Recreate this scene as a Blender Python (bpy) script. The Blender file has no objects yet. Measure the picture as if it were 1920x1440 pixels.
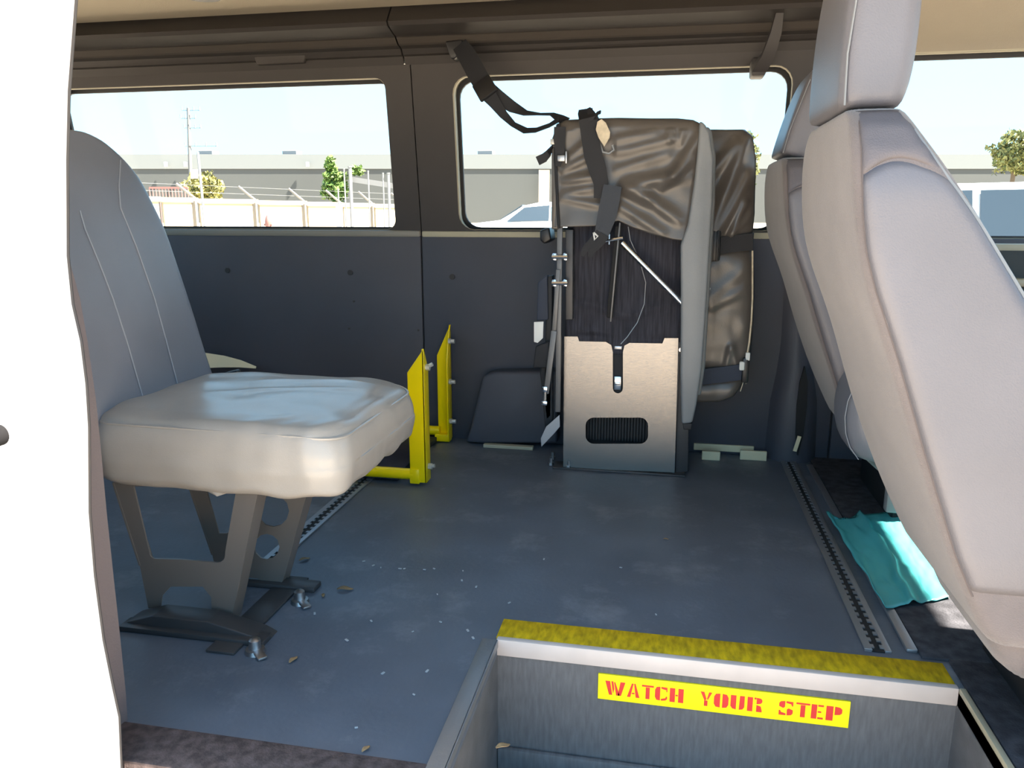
import bpy, bmesh, math, random
from mathutils import Vector, Matrix, noise
random.seed(7)
SC = bpy.context.scene
COL = SC.collection

# ------------------------------------------------------------------ camera
YAW, PIT, FPX = 0.195807, 0.216665, 1457.65
CAM = Vector((0, 0, .82))
FW = Vector((-math.sin(YAW)*math.cos(PIT), math.cos(YAW)*math.cos(PIT), -math.sin(PIT)))
RT = Vector((math.cos(YAW), math.sin(YAW), 0))
DN = FW.cross(RT)
cd = bpy.data.cameras.new('camera'); cam = bpy.data.objects.new('camera', cd); COL.objects.link(cam)
cd.sensor_fit = 'HORIZONTAL'; cd.sensor_width = 36; cd.lens = FPX/1920*36
cd.clip_start = .02; cd.clip_end = 600
M3 = Matrix((RT, -DN, -FW)).transposed()
cam.matrix_world = Matrix.Translation(CAM) @ M3.to_4x4()
SC.camera = cam
# ------------------------------------------------------------------ world, sun, exposure
SUN_EL, SUN_AZ = math.radians(52), math.radians(3.5)       # from the front of the van, a touch from the door side
w = bpy.data.worlds.new('sky'); SC.world = w; w.use_nodes = True
nt = w.node_tree; nt.nodes.clear()
out = nt.nodes.new('ShaderNodeOutputWorld'); bg = nt.nodes.new('ShaderNodeBackground')
tc = nt.nodes.new('ShaderNodeTexCoord'); sp = nt.nodes.new('ShaderNodeSeparateXYZ'); rp = nt.nodes.new('ShaderNodeValToRGB')
nt.links.new(tc.outputs['Generated'], sp.inputs[0]); nt.links.new(sp.outputs['Z'], rp.inputs[0])
nt.links.new(rp.outputs[0], bg.inputs[0]); nt.links.new(bg.outputs[0], out.inputs[0])
e = rp.color_ramp.elements
e[0].position = 0; e[0].color = (.42, .76, 1, 1)
e[1].position = 1; e[1].color = (.36, .62, 1, 1)
m_ = rp.color_ramp.elements.new(.14); m_.color = (.36, .70, 1, 1)
m_ = rp.color_ramp.elements.new(.35); m_.color = (.35, .67, 1, 1)
bg.inputs[1].default_value = 1.4
sl = bpy.data.lights.new('sun', 'SUN'); so = bpy.data.objects.new('sun', sl); COL.objects.link(so)
sl.energy = 27.0; sl.angle = math.radians(1.0); sl.color = (1, .90, .77)
sdir = Vector((math.cos(SUN_EL)*math.cos(SUN_AZ), -math.cos(SUN_EL)*math.sin(SUN_AZ), math.sin(SUN_EL)))
so.rotation_euler = sdir.to_track_quat('Z', 'Y').to_euler()
so.location = (6, -2, 8)
vs = SC.view_settings
vs.view_transform = 'Standard'; vs.look = 'None'; vs.gamma = 1; vs.use_curve_mapping = False
vs.exposure = 0.95
SC.cycles.max_bounces = 8; SC.cycles.diffuse_bounces = 5; SC.cycles.transparent_max_bounces = 12
SC.cycles.caustics_reflective = False; SC.cycles.caustics_refractive = False

# ------------------------------------------------------------------ measuring helpers (photo pixel + a known plane -> point in the van)
def _hit(u, v, ax, val):
    d = FW + RT*((u-960)/FPX) + DN*((v-720)/FPX)
    return CAM + d*((val-CAM[ax])/d[ax])
def WX(u, v, x): return _hit(u, v, 0, x)
def WY(u, v, y): return _hit(u, v, 1, y)
def WZ(u, v, z=0): return _hit(u, v, 2, z)
def XZ(y, *pts): return [(lambda p: (p.x, p.z))(WY(u, v, y)) for u, v in pts]

# ------------------------------------------------------------------ materials
def lin(c):
    c /= 255
    return c/12.92 if c <= .04045 else ((c+.055)/1.055)**2.4
def S(r, g, b): return (lin(r), lin(g), lin(b))
MATS = {}
def mat(name, col, rough=.5, metal=0, bump=0, bscale=200, var=0, vscale=8, spec=.5, col2=None, stretch=(1, 1, 1), coat=0, sheen=0):
    m = bpy.data.materials.new(name); m.use_nodes = True; MATS[name] = m
    n = m.node_tree.nodes; l = m.node_tree.links; b = n['Principled BSDF']
    b.inputs['Base Color'].default_value = (*col, 1); b.inputs['Roughness'].default_value = rough
    b.inputs['Metallic'].default_value = metal; b.inputs['Specular IOR Level'].default_value = spec
    b.inputs['Coat Weight'].default_value = coat; b.inputs['Sheen Weight'].default_value = sheen
    if bump or var:
        t = n.new('ShaderNodeTexCoord'); mp = n.new('ShaderNodeMapping'); mp.inputs['Scale'].default_value = stretch
        l.new(t.outputs['Object'], mp.inputs[0])
    if var:
        x = n.new('ShaderNodeTexNoise'); x.inputs['Scale'].default_value = vscale; x.inputs['Detail'].default_value = 5
        l.new(mp.outputs[0], x.inputs['Vector'])
        r = n.new('ShaderNodeValToRGB'); r.color_ramp.elements[0].position = .35; r.color_ramp.elements[1].position = .7
        c2 = col2 or tuple(min(1, c*(1+var)) for c in col)
        c1 = col if col2 else tuple(c*(1-var) for c in col)
        r.color_ramp.elements[0].color = (*c1, 1); r.color_ramp.elements[1].color = (*c2, 1)
        l.new(x.outputs[0], r.inputs[0]); l.new(r.outputs[0], b.inputs['Base Color'])
    if bump:
        x = n.new('ShaderNodeTexNoise'); x.inputs['Scale'].default_value = bscale; x.inputs['Detail'].default_value = 3
        l.new(mp.outputs[0], x.inputs['Vector'])
        bp = n.new('ShaderNodeBump'); bp.inputs['Strength'].default_value = bump; bp.inputs['Distance'].default_value = .002
        l.new(x.outputs[0], bp.inputs['Height']); l.new(bp.outputs[0], b.inputs['Normal'])
    return m
mat('floor_vinyl', (.10, .118, .148), .42, var=.12, vscale=5, bump=.25, bscale=90, spec=.45)
mat('cab_carpet', (.055, .056, .064), .95, bump=.8, bscale=250, var=.3, vscale=40, spec=.1)
mat('sill_carpet', (.10, .075, .07), .9, bump=.8, bscale=220, var=.35, vscale=60, spec=.1)
mat('wall_panel', (.058, .060, .076), .55, bump=.25, bscale=500, var=.08, vscale=3)
mat('trim_header', (.029, .025, .023), .6, bump=.15, bscale=400)
mat('trim_brown', (.036, .031, .029), .6, bump=.15, bscale=400, var=.06, vscale=4)
mat('trim_band', (.050, .042, .035), .6, bump=.15, bscale=400)
mat('trim_dark', (.032, .029, .029), .6)
mat('headliner', (.40, .355, .28), .9, bump=.5, bscale=350, spec=.1)
mat('ledge_gray', (.22, .21, .18), .5)
mat('body_beige', (.42, .38, .27), .4)
mat('body_cream', (.72, .64, .42), .4)
mat('body_white', (.86, .86, .86), .28, coat=.4)
mat('jamb_gray', (.15, .125, .127), .6, bump=.2, bscale=300)
mat('stop_black', (.011, .011, .012), .95, spec=.05)
mat('rubber', (.012, .012, .014), .6)
mat('seal_dark', (.07, .065, .065), .5)
mat('vinyl_gray', (.185, .20, .24), .36, bump=.18, bscale=420, var=.05, vscale=6)
mat('vinyl_cushion_lit', (.42, .385, .345), .28, bump=.15, bscale=420, var=.06, vscale=9)  # same vinyl as the backrest; brighter light put into its paler, warmer colour
mat('stitch', (.30, .32, .36), .7)
mat('seat_fabric', (.158, .140, .142), .85, bump=.5, bscale=500, var=.10, vscale=9, spec=.2, sheen=.3)
mat('seat_vinyl_light', (.138, .136, .154), .45, bump=.25, bscale=450, var=.05, vscale=6)
mat('seat_shoulder', (.125, .12, .135), .8, bump=.4, bscale=500, var=.05, vscale=9, spec=.2)  # cloth shoulder; its darker tone is mostly shading put into the colour
mat('seam_dark', (.10, .085, .085), .8)
mat('olive_vinyl', (.098, .088, .080), .30, bump=.12, bscale=300, var=.08, vscale=7)
mat('pad_gray', (.21, .22, .23), .45, bump=.15, bscale=300, var=.06, vscale=5)
mat('navy_fabric', (.042, .042, .054), .8, bump=.5, bscale=60, var=.35, vscale=25, stretch=(6, 1, .4), spec=.2)
mat('webbing', (.013, .014, .018), .7, bump=.3, bscale=900)
mat('webbing_navy', (.03, .04, .065), .7, bump=.3, bscale=900)
mat('webbing_gray', (.035, .042, .055), .7, bump=.3, bscale=900)
mat('strap_gray', (.35, .36, .38), .6)
mat('black_plastic', (.015, .015, .017), .4)
mat('chrome', (.75, .75, .76), .18, metal=1)
mat('steel', (.42, .42, .43), .38, metal=1, bump=.1, bscale=300)
mat('steel_brushed', (.25, .232, .215), .27, metal=1, bump=.12, bscale=60, stretch=(1, 1, 30))
mat('steel_dull', (.15, .15, .152), .45, metal=.3, bump=.1, bscale=300)
mat('steel_dark', (.06, .058, .06), .45, metal=.3)
mat('leg_paint', (.21, .185, .165), .34, metal=.35)
mat('yellow_paint', (.98, .72, .0), .3)
mat('bolt_white', (.62, .61, .58), .35, metal=.4)
mat('navy_plate', (.022, .023, .045), .6, var=.2, vscale=30)
mat('alloy', (.33, .34, .36), .45, metal=.8, bump=.3, bscale=120)
mat('slot_black', (.008, .008, .009), .8)
mat('yellow_nosing', (.70, .47, .01), .9, spec=.15, var=.3, vscale=30, col2=(.36, .25, .01), stretch=(3, 1, 1), bump=.6, bscale=300)
mat('white_band', (.58, .50, .455), .45, var=.05, vscale=14)
mat('riser_gray', (.115, .115, .12), .6, var=.16, vscale=24, stretch=(6, 1, 1), bump=.3, bscale=300)
mat('tread_dark', (.04, .036, .038), .7, bump=.5, bscale=200)
mat('sticker_yellow', (.98, .80, .0), .4)
mat('sticker_red', (.72, .035, .03), .45)
mat('tag_cream', (.62, .54, .40), .7, var=.15, vscale=60)
mat('tag_white', (.75, .76, .74), .6)
mat('leaf', (.30, .19, .09), .8, var=.3, vscale=50)
mat('crumb', (.42, .44, .45), .8)
mat('asphalt', (.42, .355, .28), .9, var=.12, vscale=.7, bump=.3, bscale=30, spec=.2)
mat('fence_cream', (.42, .355, .255), .85, var=.05, vscale=.6)
mat('fence_post', (.16, .145, .125), .8)
mat('galv', (.2, .2, .2), .5, metal=.3)
mat('warehouse_light', (.15, .16, .16), .8)
mat('warehouse_gray', (.062, .066, .065), .8, var=.05, vscale=.05)
mat('roof_unit', (.2, .2, .2), .7)
mat('pole_wood', (.09, .09, .092), .9)
mat('foliage_a', (.10, .17, .03), .7, var=.5, vscale=1.5)
mat('foliage_b', (.22, .21, .06), .7, var=.5, vscale=1.5)
mat('foliage_c', (.14, .15, .045), .7, var=.5, vscale=1.5)
mat('bark', (.10, .075, .05), .9)
mat('car_white', (.80, .80, .80), .2, coat=.5)
mat('car_glass', (.03, .04, .05), .08, spec=.8)
mat('tyre', (.02, .02, .02), .8)
mat('red_paint', (.20, .09, .08), .6)
mat('door_dark', (.03, .035, .033), .6)

def floor_stains():        # pale scuffs and foot marks worn into the vinyl
    m = MATS['floor_vinyl']; n = m.node_tree.nodes; l = m.node_tree.links; b = n['Principled BSDF']
    src = b.inputs['Base Color'].links[0].from_socket
    t = n.new('ShaderNodeTexCoord'); a = n.new('ShaderNodeTexNoise'); a.inputs['Scale'].default_value = 4.5; a.inputs['Detail'].default_value = 9
    a.inputs['Roughness'].default_value = .72
    l.new(t.outputs['Object'], a.inputs['Vector'])
    r = n.new('ShaderNodeValToRGB'); r.color_ramp.elements[0].position = .53; r.color_ramp.elements[1].position = .70
    r.color_ramp.elements[1].color = (.5, .5, .5, 1)
    l.new(a.outputs[0], r.inputs[0])
    mx = n.new('ShaderNodeMixRGB'); mx.inputs[2].default_value = (.27, .285, .31, 1)
    l.new(r.outputs[0], mx.inputs[0]); l.new(src, mx.inputs[1]); l.new(mx.outputs[0], b.inputs['Base Color'])
    r2 = n.new('ShaderNodeMapRange'); r2.inputs[3].default_value = .36; r2.inputs[4].default_value = .55
    l.new(a.outputs[0], r2.inputs[0]); l.new(r2.outputs[0], b.inputs['Roughness'])
floor_stains()
def glass(name, tint, refl=.08):
    m = bpy.data.materials.new(name); m.use_nodes = True; MATS[name] = m
    n = m.node_tree.nodes; l = m.node_tree.links; n.clear()
    o = n.new('ShaderNodeOutputMaterial'); tr = n.new('ShaderNodeBsdfTransparent'); g = n.new('ShaderNodeBsdfGlossy')
    tr.inputs[0].default_value = (*tint, 1); g.inputs['Roughness'].default_value = .02
    fr = n.new('ShaderNodeFresnel'); fr.inputs[0].default_value = 1.13
    mx = n.new('ShaderNodeMixShader'); l.new(fr.outputs[0], mx.inputs[0]); l.new(tr.outputs[0], mx.inputs[1]); l.new(g.outputs[0], mx.inputs[2])
    l.new(mx.outputs[0], o.inputs[0]); return m
glass('window_glass', (.95, .97, .96))
def film():                # thin teal plastic sheeting, lets some light through
    m = bpy.data.materials.new('teal_film'); m.use_nodes = True; MATS['teal_film'] = m
    n = m.node_tree.nodes; l = m.node_tree.links; b = n['Principled BSDF']
    b.inputs['Base Color'].default_value = (.10, .52, .55, 1); b.inputs['Roughness'].default_value = .25
    t = n.new('ShaderNodeBsdfTranslucent'); t.inputs[0].default_value = (.12, .5, .52, 1)
    mx = n.new('ShaderNodeMixShader'); mx.inputs[0].default_value = .3
    l.new(b.outputs[0], mx.inputs[1]); l.new(t.outputs[0], mx.inputs[2]); l.new(mx.outputs[0], n['Material Output'].inputs[0])
film()

# ------------------------------------------------------------------ mesh helpers
BASE = {}
class MB:
    def __init__(s): s.bm = bmesh.new()
    def box(s, a, b, bev=0, seg=2):
        t = bmesh.new(); bmesh.ops.create_cube(t, size=1)
        a = Vector(a); b = Vector(b); c = (a+b)/2; d = b-a
        for v in t.verts: v.co = Vector((c.x+v.co.x*d.x, c.y+v.co.y*d.y, c.z+v.co.z*d.z))
        if bev: bmesh.ops.bevel(t, geom=t.edges[:], offset=bev, segments=seg, profile=.5, affect='EDGES')
        s.add(t); return s
    def obox(s, p, q, wdir, w, h, bev=0):      # bar from p to q, width w along wdir, height h across
        p = Vector(p); q = Vector(q); d = q-p; L = d.length; d.normalize()
        wd = Vector(wdir); wd = (wd-d*wd.dot(d)).normalized(); hd = d.cross(wd)
        t = bmesh.new(); bmesh.ops.create_cube(t, size=1)
        if bev:
            for v in t.verts: v.co = Vector((v.co.x*L, v.co.y*w, v.co.z*h))
            bmesh.ops.bevel(t, geom=t.edges[:], offset=bev, segments=2, profile=.5, affect='EDGES')
            for v in t.verts: v.co = (p+q)/2+d*v.co.x+wd*v.co.y+hd*v.co.z
        else:
            for v in t.verts: v.co = (p+q)/2+d*v.co.x*L+wd*v.co.y*w+hd*v.co.z*h
        s.add(t); return s
    def add(s, t):
        me = bpy.data.meshes.new('tmp'); t.to_mesh(me); t.free(); s.bm.from_mesh(me); bpy.data.meshes.remove(me)
    def tube(s, pts, r, n=10, closed=False):
        pts = [Vector(p) for p in pts]; rings = []
        up = None
        for i, p in enumerate(pts):
            a = pts[max(i-1, 0)]; b = pts[min(i+1, len(pts)-1)]
            d = (b-a).normalized()
            if up is None:
                up = Vector((0, 0, 1)) if abs(d.z) < .9 else Vector((1, 0, 0))
            u = (up-d*up.dot(d)).normalized(); up = u; v = d.cross(u)
            rr = r[i] if isinstance(r, (list, tuple)) else r
            rings.append([s.bm.verts.new(p+u*math.cos(k*2*math.pi/n)*rr+v*math.sin(k*2*math.pi/n)*rr) for k in range(n)])
        for a, b in zip(rings, rings[1:]):
            for k in range(n): s.bm.faces.new((a[k], a[(k+1) % n], b[(k+1) % n], b[k]))
        s.bm.faces.new(rings[0][::-1]); s.bm.faces.new(rings[-1]); return s
    def cyl(s, p, q, r, n=16): return s.tube([p, q], r, n)
    def loft(s, loops, cap=True):
        R = [[s.bm.verts.new(p) for p in L] for L in loops]; n = len(R[0])
        for a, b in zip(R, R[1:]):
            for k in range(n): s.bm.faces.new((a[k], a[(k+1) % n], b[(k+1) % n], b[k]))
        if cap: s.bm.faces.new(R[0][::-1]); s.bm.faces.new(R[-1])
        return s
    def ribbon(s, pts, wds, w, th=.0016):      # flat webbing along pts; wds: width direction (one or per point)
        pts = [Vector(p) for p in pts]; n = len(pts)
        if not isinstance(wds, list): wds = [wds]*n
        loops = []
        for i, p in enumerate(pts):
            d = (pts[min(i+1, n-1)]-pts[max(i-1, 0)]).normalized(); wd = Vector(wds[i]); wd = (wd-d*wd.dot(d)).normalized()
            nn = d.cross(wd)*th/2; ww = w[i] if isinstance(w, list) else w; wd = wd*ww/2
            loops.append([p-wd-nn, p+wd-nn, p+wd+nn, p-wd+nn])
        return s.loft(loops)
    def plate(s, outer, holes, fn, depth):      # flat plate with holes; outline in 2-D, fn maps to 3-D, depth a 3-D vector
        t = bmesh.new(); depth = Vector(depth)
        for L in [outer]+holes:
            vs_ = [t.verts.new(fn(*p)) for p in L]
            for i in range(len(vs_)): t.edges.new((vs_[i], vs_[(i+1) % len(vs_)]))
        bmesh.ops.triangle_fill(t, use_beauty=True, edges=t.edges[:])
        g = bmesh.ops.extrude_face_region(t, geom=t.faces[:])
        bmesh.ops.translate(t, verts=[v for v in g['geom'] if isinstance(v, bmesh.types.BMVert)], vec=depth)
        s.add(t); return s
    def prism(s, outline, fn, depth, bev=0, seg=3):
        t = bmesh.new(); vs_ = [t.verts.new(fn(*p)) for p in outline]; t.faces.new(vs_)
        g = bmesh.ops.extrude_face_region(t, geom=t.faces[:])
        bmesh.ops.translate(t, verts=[v for v in g['geom'] if isinstance(v, bmesh.types.BMVert)], vec=Vector(depth))
        bmesh.ops.recalc_face_normals(t, faces=t.faces[:])
        if bev:
            bmesh.ops.bevel(t, geom=t.edges[:], offset=bev, segments=seg, profile=.5, affect='EDGES')
        s.add(t); return s
    def grid(s, nx, ny, fn):
        V = [[s.bm.verts.new(fn(i/nx, j/ny)) for i in range(nx+1)] for j in range(ny+1)]
        for j in range(ny):
            for i in range(nx): s.bm.faces.new((V[j][i], V[j][i+1], V[j+1][i+1], V[j+1][i]))
        return s
    def disp(s, fn):
        s.bm.normal_update()
        for v in s.bm.verts: v.co = fn(v.co.copy(), v.normal.copy())
        return s
def obj(name, mb, m, parent=None, smooth=False, angle=40, sub=0, solid=0):
    bm = mb.bm
    if solid == 0: bmesh.ops.recalc_face_normals(bm, faces=bm.faces[:])
    me = bpy.data.meshes.new(name); bm.to_mesh(me); bm.free()
    o = bpy.data.objects.new(name, me); COL.objects.link(o)
    me.materials.append(MATS[m])
    if parent is not None:
        b = BASE[parent]; me.transform(Matrix.Translation(-b)); o.parent = parent; BASE[o] = b
    else: BASE[o] = Vector((0, 0, 0))
    if solid:
        md = o.modifiers.new('thick', 'SOLIDIFY'); md.thickness = solid; md.offset = 0
    if sub:
        md = o.modifiers.new('sub', 'SUBSURF'); md.levels = sub; md.render_levels = sub
    if smooth:
        for p in me.polygons: p.use_smooth = True
        if not sub: me.set_sharp_from_angle(angle=math.radians(angle))
    return o
def thing(name, label, cat, loc=(0, 0, 0), group=None):
    o = bpy.data.objects.new(name, None); COL.objects.link(o); o.location = loc; o.empty_display_size = .05
    BASE[o] = Vector(loc); o['label'] = label; o['category'] = cat
    if group: o['group'] = group
    return o
def tag(o, label, cat, group=None):
    o['label'] = label; o['category'] = cat
    if group: o['group'] = group
    return o
def struct(o): o['kind'] = 'structure'; return o
def segd(p, a, b):
    ax, az = a; bx_, bz = b; dx, dz = bx_-ax, bz-az
    t = max(0, min(1, ((p[0]-ax)*dx+(p[1]-az)*dz)/(dx*dx+dz*dz)))
    return math.hypot(p[0]-ax-dx*t, p[1]-az-dz*t), t
def rrect(x0, x1, y0, y1, r, n=5):
    L = []
    for cx, cy, a0 in ((x1-r, y1-r, 0), (x0+r, y1-r, 90), (x0+r, y0+r, 180), (x1-r, y0+r, 270)):
        for k in range(n+1):
            a = math.radians(a0+90*k/n); L.append((cx+r*math.cos(a), cy+r*math.sin(a)))
    return L
def interp(tab, z):
    tab = sorted(tab)
    if z <= tab[0][0]: return tab[0][1]
    for (a, va), (b, vb) in zip(tab, tab[1:]):
        if z <= b: return va+(vb-va)*(z-a)/(b-a)
    return tab[-1][1]

# ================================================================== SETTING: the van shell
X0, X1 = -2.6, 2.2          # rear and front of the cabin
YN, YF = .93, 2.70          # door side and far side
STX0, STX1, STY = -.297, .534, 1.352      # step well
# floor (with the step well cut out)
m = MB()
for a, b in (((X0, .97), (STX0, YF)), ((STX0, STY), (STX1, YF)), ((STX1, .97), (X1, YF))):
    m.box((a[0], a[1], -.03), (b[0], b[1], 0))
fl = struct(obj('floor', m, 'floor_vinyl'))
m = MB(); m.box((X0, .90, -.05), (STX0-.028, .985, .004), .004)
obj('sill_carpet', m, 'sill_carpet', fl, True)
m = MB()
m.box((.50, STY+.09, -.01), (X1, YF-.01, .006), .002)
m.box((.546, .95, -.01), (X1, STY+.092, .0055), .002)
obj('cab_carpet', m, 'cab_carpet', fl, True)
# far wall: lower panels either side of the seam
wf = struct(obj('wall_far', MB().box((X0, YF+.004, -.02), (X1, YF+.02, .75)), 'trim_dark'))
SEAM = -.862
for x0, x1 in ((X0, SEAM-.0025), (SEAM+.0025, .56), (.565, X1)):
    obj('lower_panel', MB().box((x0, YF-.012, .0), (x1, YF+.006, .742), .004), 'wall_panel', wf, True)
obj('seam_backing', MB().prism([(YF+.004, .70), (YF+.08, .70), (YF+.08, 1.36), (YF-.07, 1.36), (YF-.068, 1.30), (YF+.009, .745)], lambda a, z: Vector((SEAM-.02, a, z)), (.04, 0, 0)), 'trim_dark', wf)  # dark strip added behind the seam to stop light leaking through
def wy(z): return YF-.004-(z-.745)*.14
WT, WB = 1.262, .762        # window top, bottom
HDR = 1.30
def bandfn(x, z): return Vector((x, wy(z), z))
wins = [rrect(-2.25, -.955, WB, WT, .035), rrect(-.723, .352, WB, WT-.003, .055), rrect(.56, 1.95, .735, 1.277, .05)]
for x0, x1, hs in ((X0, SEAM-.002, [wins[0]]), (SEAM+.002, .47, [wins[1]]), (.47, X1, [wins[2]])):
    m = MB(); m.plate([(x0, .742), (x1, .742), (x1, HDR), (x0, HDR)], hs, bandfn, (0, .012, 0))
    obj('window_surround', m, 'trim_brown' if x1 < 1 else 'body_beige', wf)
# reveals and window frames
for k, W in enumerate(wins):
    m = MB(); n = len(W)
    cxm = sum(p[0] for p in W)/n; czm = sum(p[1] for p in W)/n
    inner = [bandfn(x, z)+Vector((0, .002, 0)) for x, z in W]
    outer = [bandfn(x+(x-cxm)*.012, z+(z-czm)*.03)+Vector((0, .075, 0)) for x, z in W]
    m.loft([inner, outer], cap=False)
    obj('window_reveal', m, 'body_beige', wf, True, solid=.003)
    m = MB()
    a = [bandfn(x+(x-cxm)*.012, z+(z-czm)*.03)+Vector((0, .068, 0)) for x, z in W]
    b = [bandfn(x-(x-cxm)*.018*(.55 if k != 1 else .65), z-(z-czm)*.03)+Vector((0, .068, 0)) for x, z in W]
    c = [p+Vector((0, .012, 0)) for p in b]
    d = [p+Vector((0, .012, 0)) for p in a]
    for q, r in ((a, b), (b, c), (c, d)): m.loft([q, r], cap=False)
    fr = struct(obj('window_%d' % (k+1), m, 'rubber', None, True))
    m = MB(); m.loft([[p+Vector((0, .071, 0)) for p in [bandfn(x+(x-cxm)*.008, z+(z-czm)*.02) for x, z in W]],
                      [p+Vector((0, .075, 0)) for p in [bandfn(x+(x-cxm)*.008, z+(z-czm)*.02) for x, z in W]]])
    obj('pane', m, 'window_glass', fr)
# header: stepped profile along the van above the windows
hy = wy(HDR)
prof = [(hy, HDR-.002), (hy-.01, 1.322), (hy-.02, 1.326), (hy-.032, 1.345), (hy-.055, 1.352), (hy-.062, 1.356), (hy-.085, 1.372), (hy-.105, 1.376), (hy-.15, 1.390), (hy-.16, 1.401), (hy-.1, 1.47), (hy+.05, 1.47)]
def sweep(x0, x1, pr): return MB().loft([[Vector((x, y, z-(max(0, x+1.6)*.0045 if z < 1.46 and y < hy-.03 else 0))) for y, z in pr] for x in (x0, x1)])
for x0, x1 in ((X0, SEAM-.002-.02), (SEAM-.017, .52)):
    obj('header_trim', sweep(x0, x1, prof), 'trim_header', wf)
    obj('header_band', sweep(x0, x1, [(hy-.056, 1.350), (hy-.064, 1.354), (hy-.083, 1.369), (hy-.078, 1.376), (hy-.05, 1.36)]), 'trim_band', wf)
obj('header_trim', sweep(.52, X1, [(hy, HDR-.02), (hy-.02, 1.30), (hy-.06, 1.33), (hy-.12, 1.36), (hy-.19, 1.42), (hy-.1, 1.5), (hy+.05, 1.5)]), 'headliner', wf, True)['label'] = 'beige cloth trim over the front window'
obj('handle_panel', MB().prism(XZ(hy-.02, (472, 88), (566, 84), (576, 100), (570, 118), (482, 122)), lambda x, z: Vector((x, hy-.026+(1.33-z)*.25, z)), (0, .02, 0), .004), 'trim_brown', wf, True)
obj('cover_cap', MB().cyl((WY(348, 98, hy-.03)), WY(348, 98, hy-.03)+Vector((0, .03, 0)), .006), 'trim_dark', wf, True)
# grab handle at the front of the rear window
gh = thing('grab_handle', 'dark plastic grab handle end on far wall above the rear window corner', 'handle', WY(1455, 50, hy-.1))
m = MB(); P = [WY(1462, 22, hy-.12), WY(1455, 60, hy-.11), WY(1440, 105, hy-.09), WY(1424, 128, hy-.06), WY(1421, 134, hy+.0)]
m.ribbon(P, (1, 0, 0), [.02, .03, .036, .042, .042], .022)
obj('grip', m, 'trim_dark', gh, True)
a = WY(1422, 128, hy-.05)
obj('foot', MB().box((a.x-.021, a.y-.012, a.z-.024), (a.x+.021, hy+.012, a.z+.03), .008), 'trim_dark', gh, True)
# screws in the lower panel
for u, v in ((427, 507), (657, 511), (848, 519), (655, 616), (664, 565), (785, 619)):
    big = v < 530
    p = WY(u, v, YF-.012)
    obj('panel_clip', MB().cyl(p+Vector((0, -.004, 0)), p+Vector((0, .006, 0)), .010 if big else .004), 'trim_dark', wf, True)
# sill ledge
obj('window_ledge', MB().box((X0, YF-.016, .735), (SEAM-.003, YF+.03, .760), .008), 'ledge_gray', wf, True)
obj('window_ledge', MB().box((SEAM+.003, YF-.012, .733), (.60, YF+.05, .757), .004), 'body_beige', wf, True)
# wheel-arch boxes
o = MB(); A = XZ(YF-.08, (905, 706), (925, 698), (1045, 696), (1045, 832), (905, 832), (872, 830), (880, 810))
o.prism(A, lambda x, z: Vector((x, YF-.08, max(z, .004))), (0, .09, 0), .012)
obj('wheel_box', o, 'wall_panel', wf, True)
m = MB()
arc = [(-2.35+.46*math.cos(math.radians(a))*1.75, .30*math.sin(math.radians(a))) for a in range(0, 181, 12)]
m.prism(arc, lambda x, z: Vector((x, YF-.16, z)), (0, .16, 0), .01)
obj('wheel_arch', m, 'wall_panel', wf, True)
P = [WY(u, v, YF-.10) for u, v in ((330, 676), (385, 676), (420, 678), (450, 682), (480, 689))]
m = MB(); m.ribbon(P, [Vector((0, .35, 1))]*5, [.062, .058, .044, .028, .008], .004)
obj('arch_flange', m, 'body_cream', wf, True)
# pillar cover low on the far wall by the cab
m = MB(); L = []
for z, xa, xb, d in ((0, .345, .53, .07), (.2, .352, .52, .075), (.3, .365, .50, .07), (.42, .37, .49, .05), (.60, .36, .50, .03), (.74, .345, .52, .02)):
    L.append([Vector((x, YF-d*f, z)) for x, f in ((xa, -.1), (xa+.02, .5), (xa+.05, 1), (xb-.05, 1), (xb-.02, .5), (xb, -.1))])
m.loft(L); obj('pillar_cover', m, 'wall_panel', wf, True, 80)
m = MB(); L = []
for z, h in ((.03, .001), (.10, .012), (.2, .016), (.28, .012), (.33, .001)):
    L.append([Vector((.452-h, YF-.082, z)), Vector((.452+h, YF-.082, z)), Vector((.452+h, YF-.06, z)), Vector((.452-h, YF-.06, z))])
m.loft(L); obj('belt_slot', m, 'slot_black', wf)
obj('body_flange', MB().obox(WY(1490, 846, 2.60), WY(1499, 818, 2.60), (1, 0, 0), .012, .004), 'body_cream', wf)
# pale strips at the foot of the far wall
obj('body_flange', MB().box((.116, YF-.020, .010), (.318, YF-.010, .034), .002), 'body_cream', wf)
for a, b, c, d in ((1316, 847, 1350, 857), (1388, 846, 1437, 857)):
    p = WZ((a+c)/2, d, .012)
    x0 = WZ(a, d, .012).x; x1 = WZ(c, d, .012).x
    y0 = p.y; h = WY((a+c)/2, b, y0).z
    obj('body_flange', MB().box((x0, y0, .0), (x1, y0+.012, h), .002), 'body_cream', wf)
obj('floor_flange', MB().box((-.62, YF-.105, 0), (-.44, YF-.08, .012), .002), 'body_beige', wf)
# ceiling
m = MB(); m.box((X0, .80, 1.446), (1.55, hy-.15+.02, 1.50))
ce = struct(obj('ceiling', m, 'headliner'))
m = MB(); m.cyl((-1.345, 2.20, 1.45), (-1.345, 2.20, 1.424), .052, 28)
obj('speaker_dome', m, 'black_plastic', ce, True)
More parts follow.
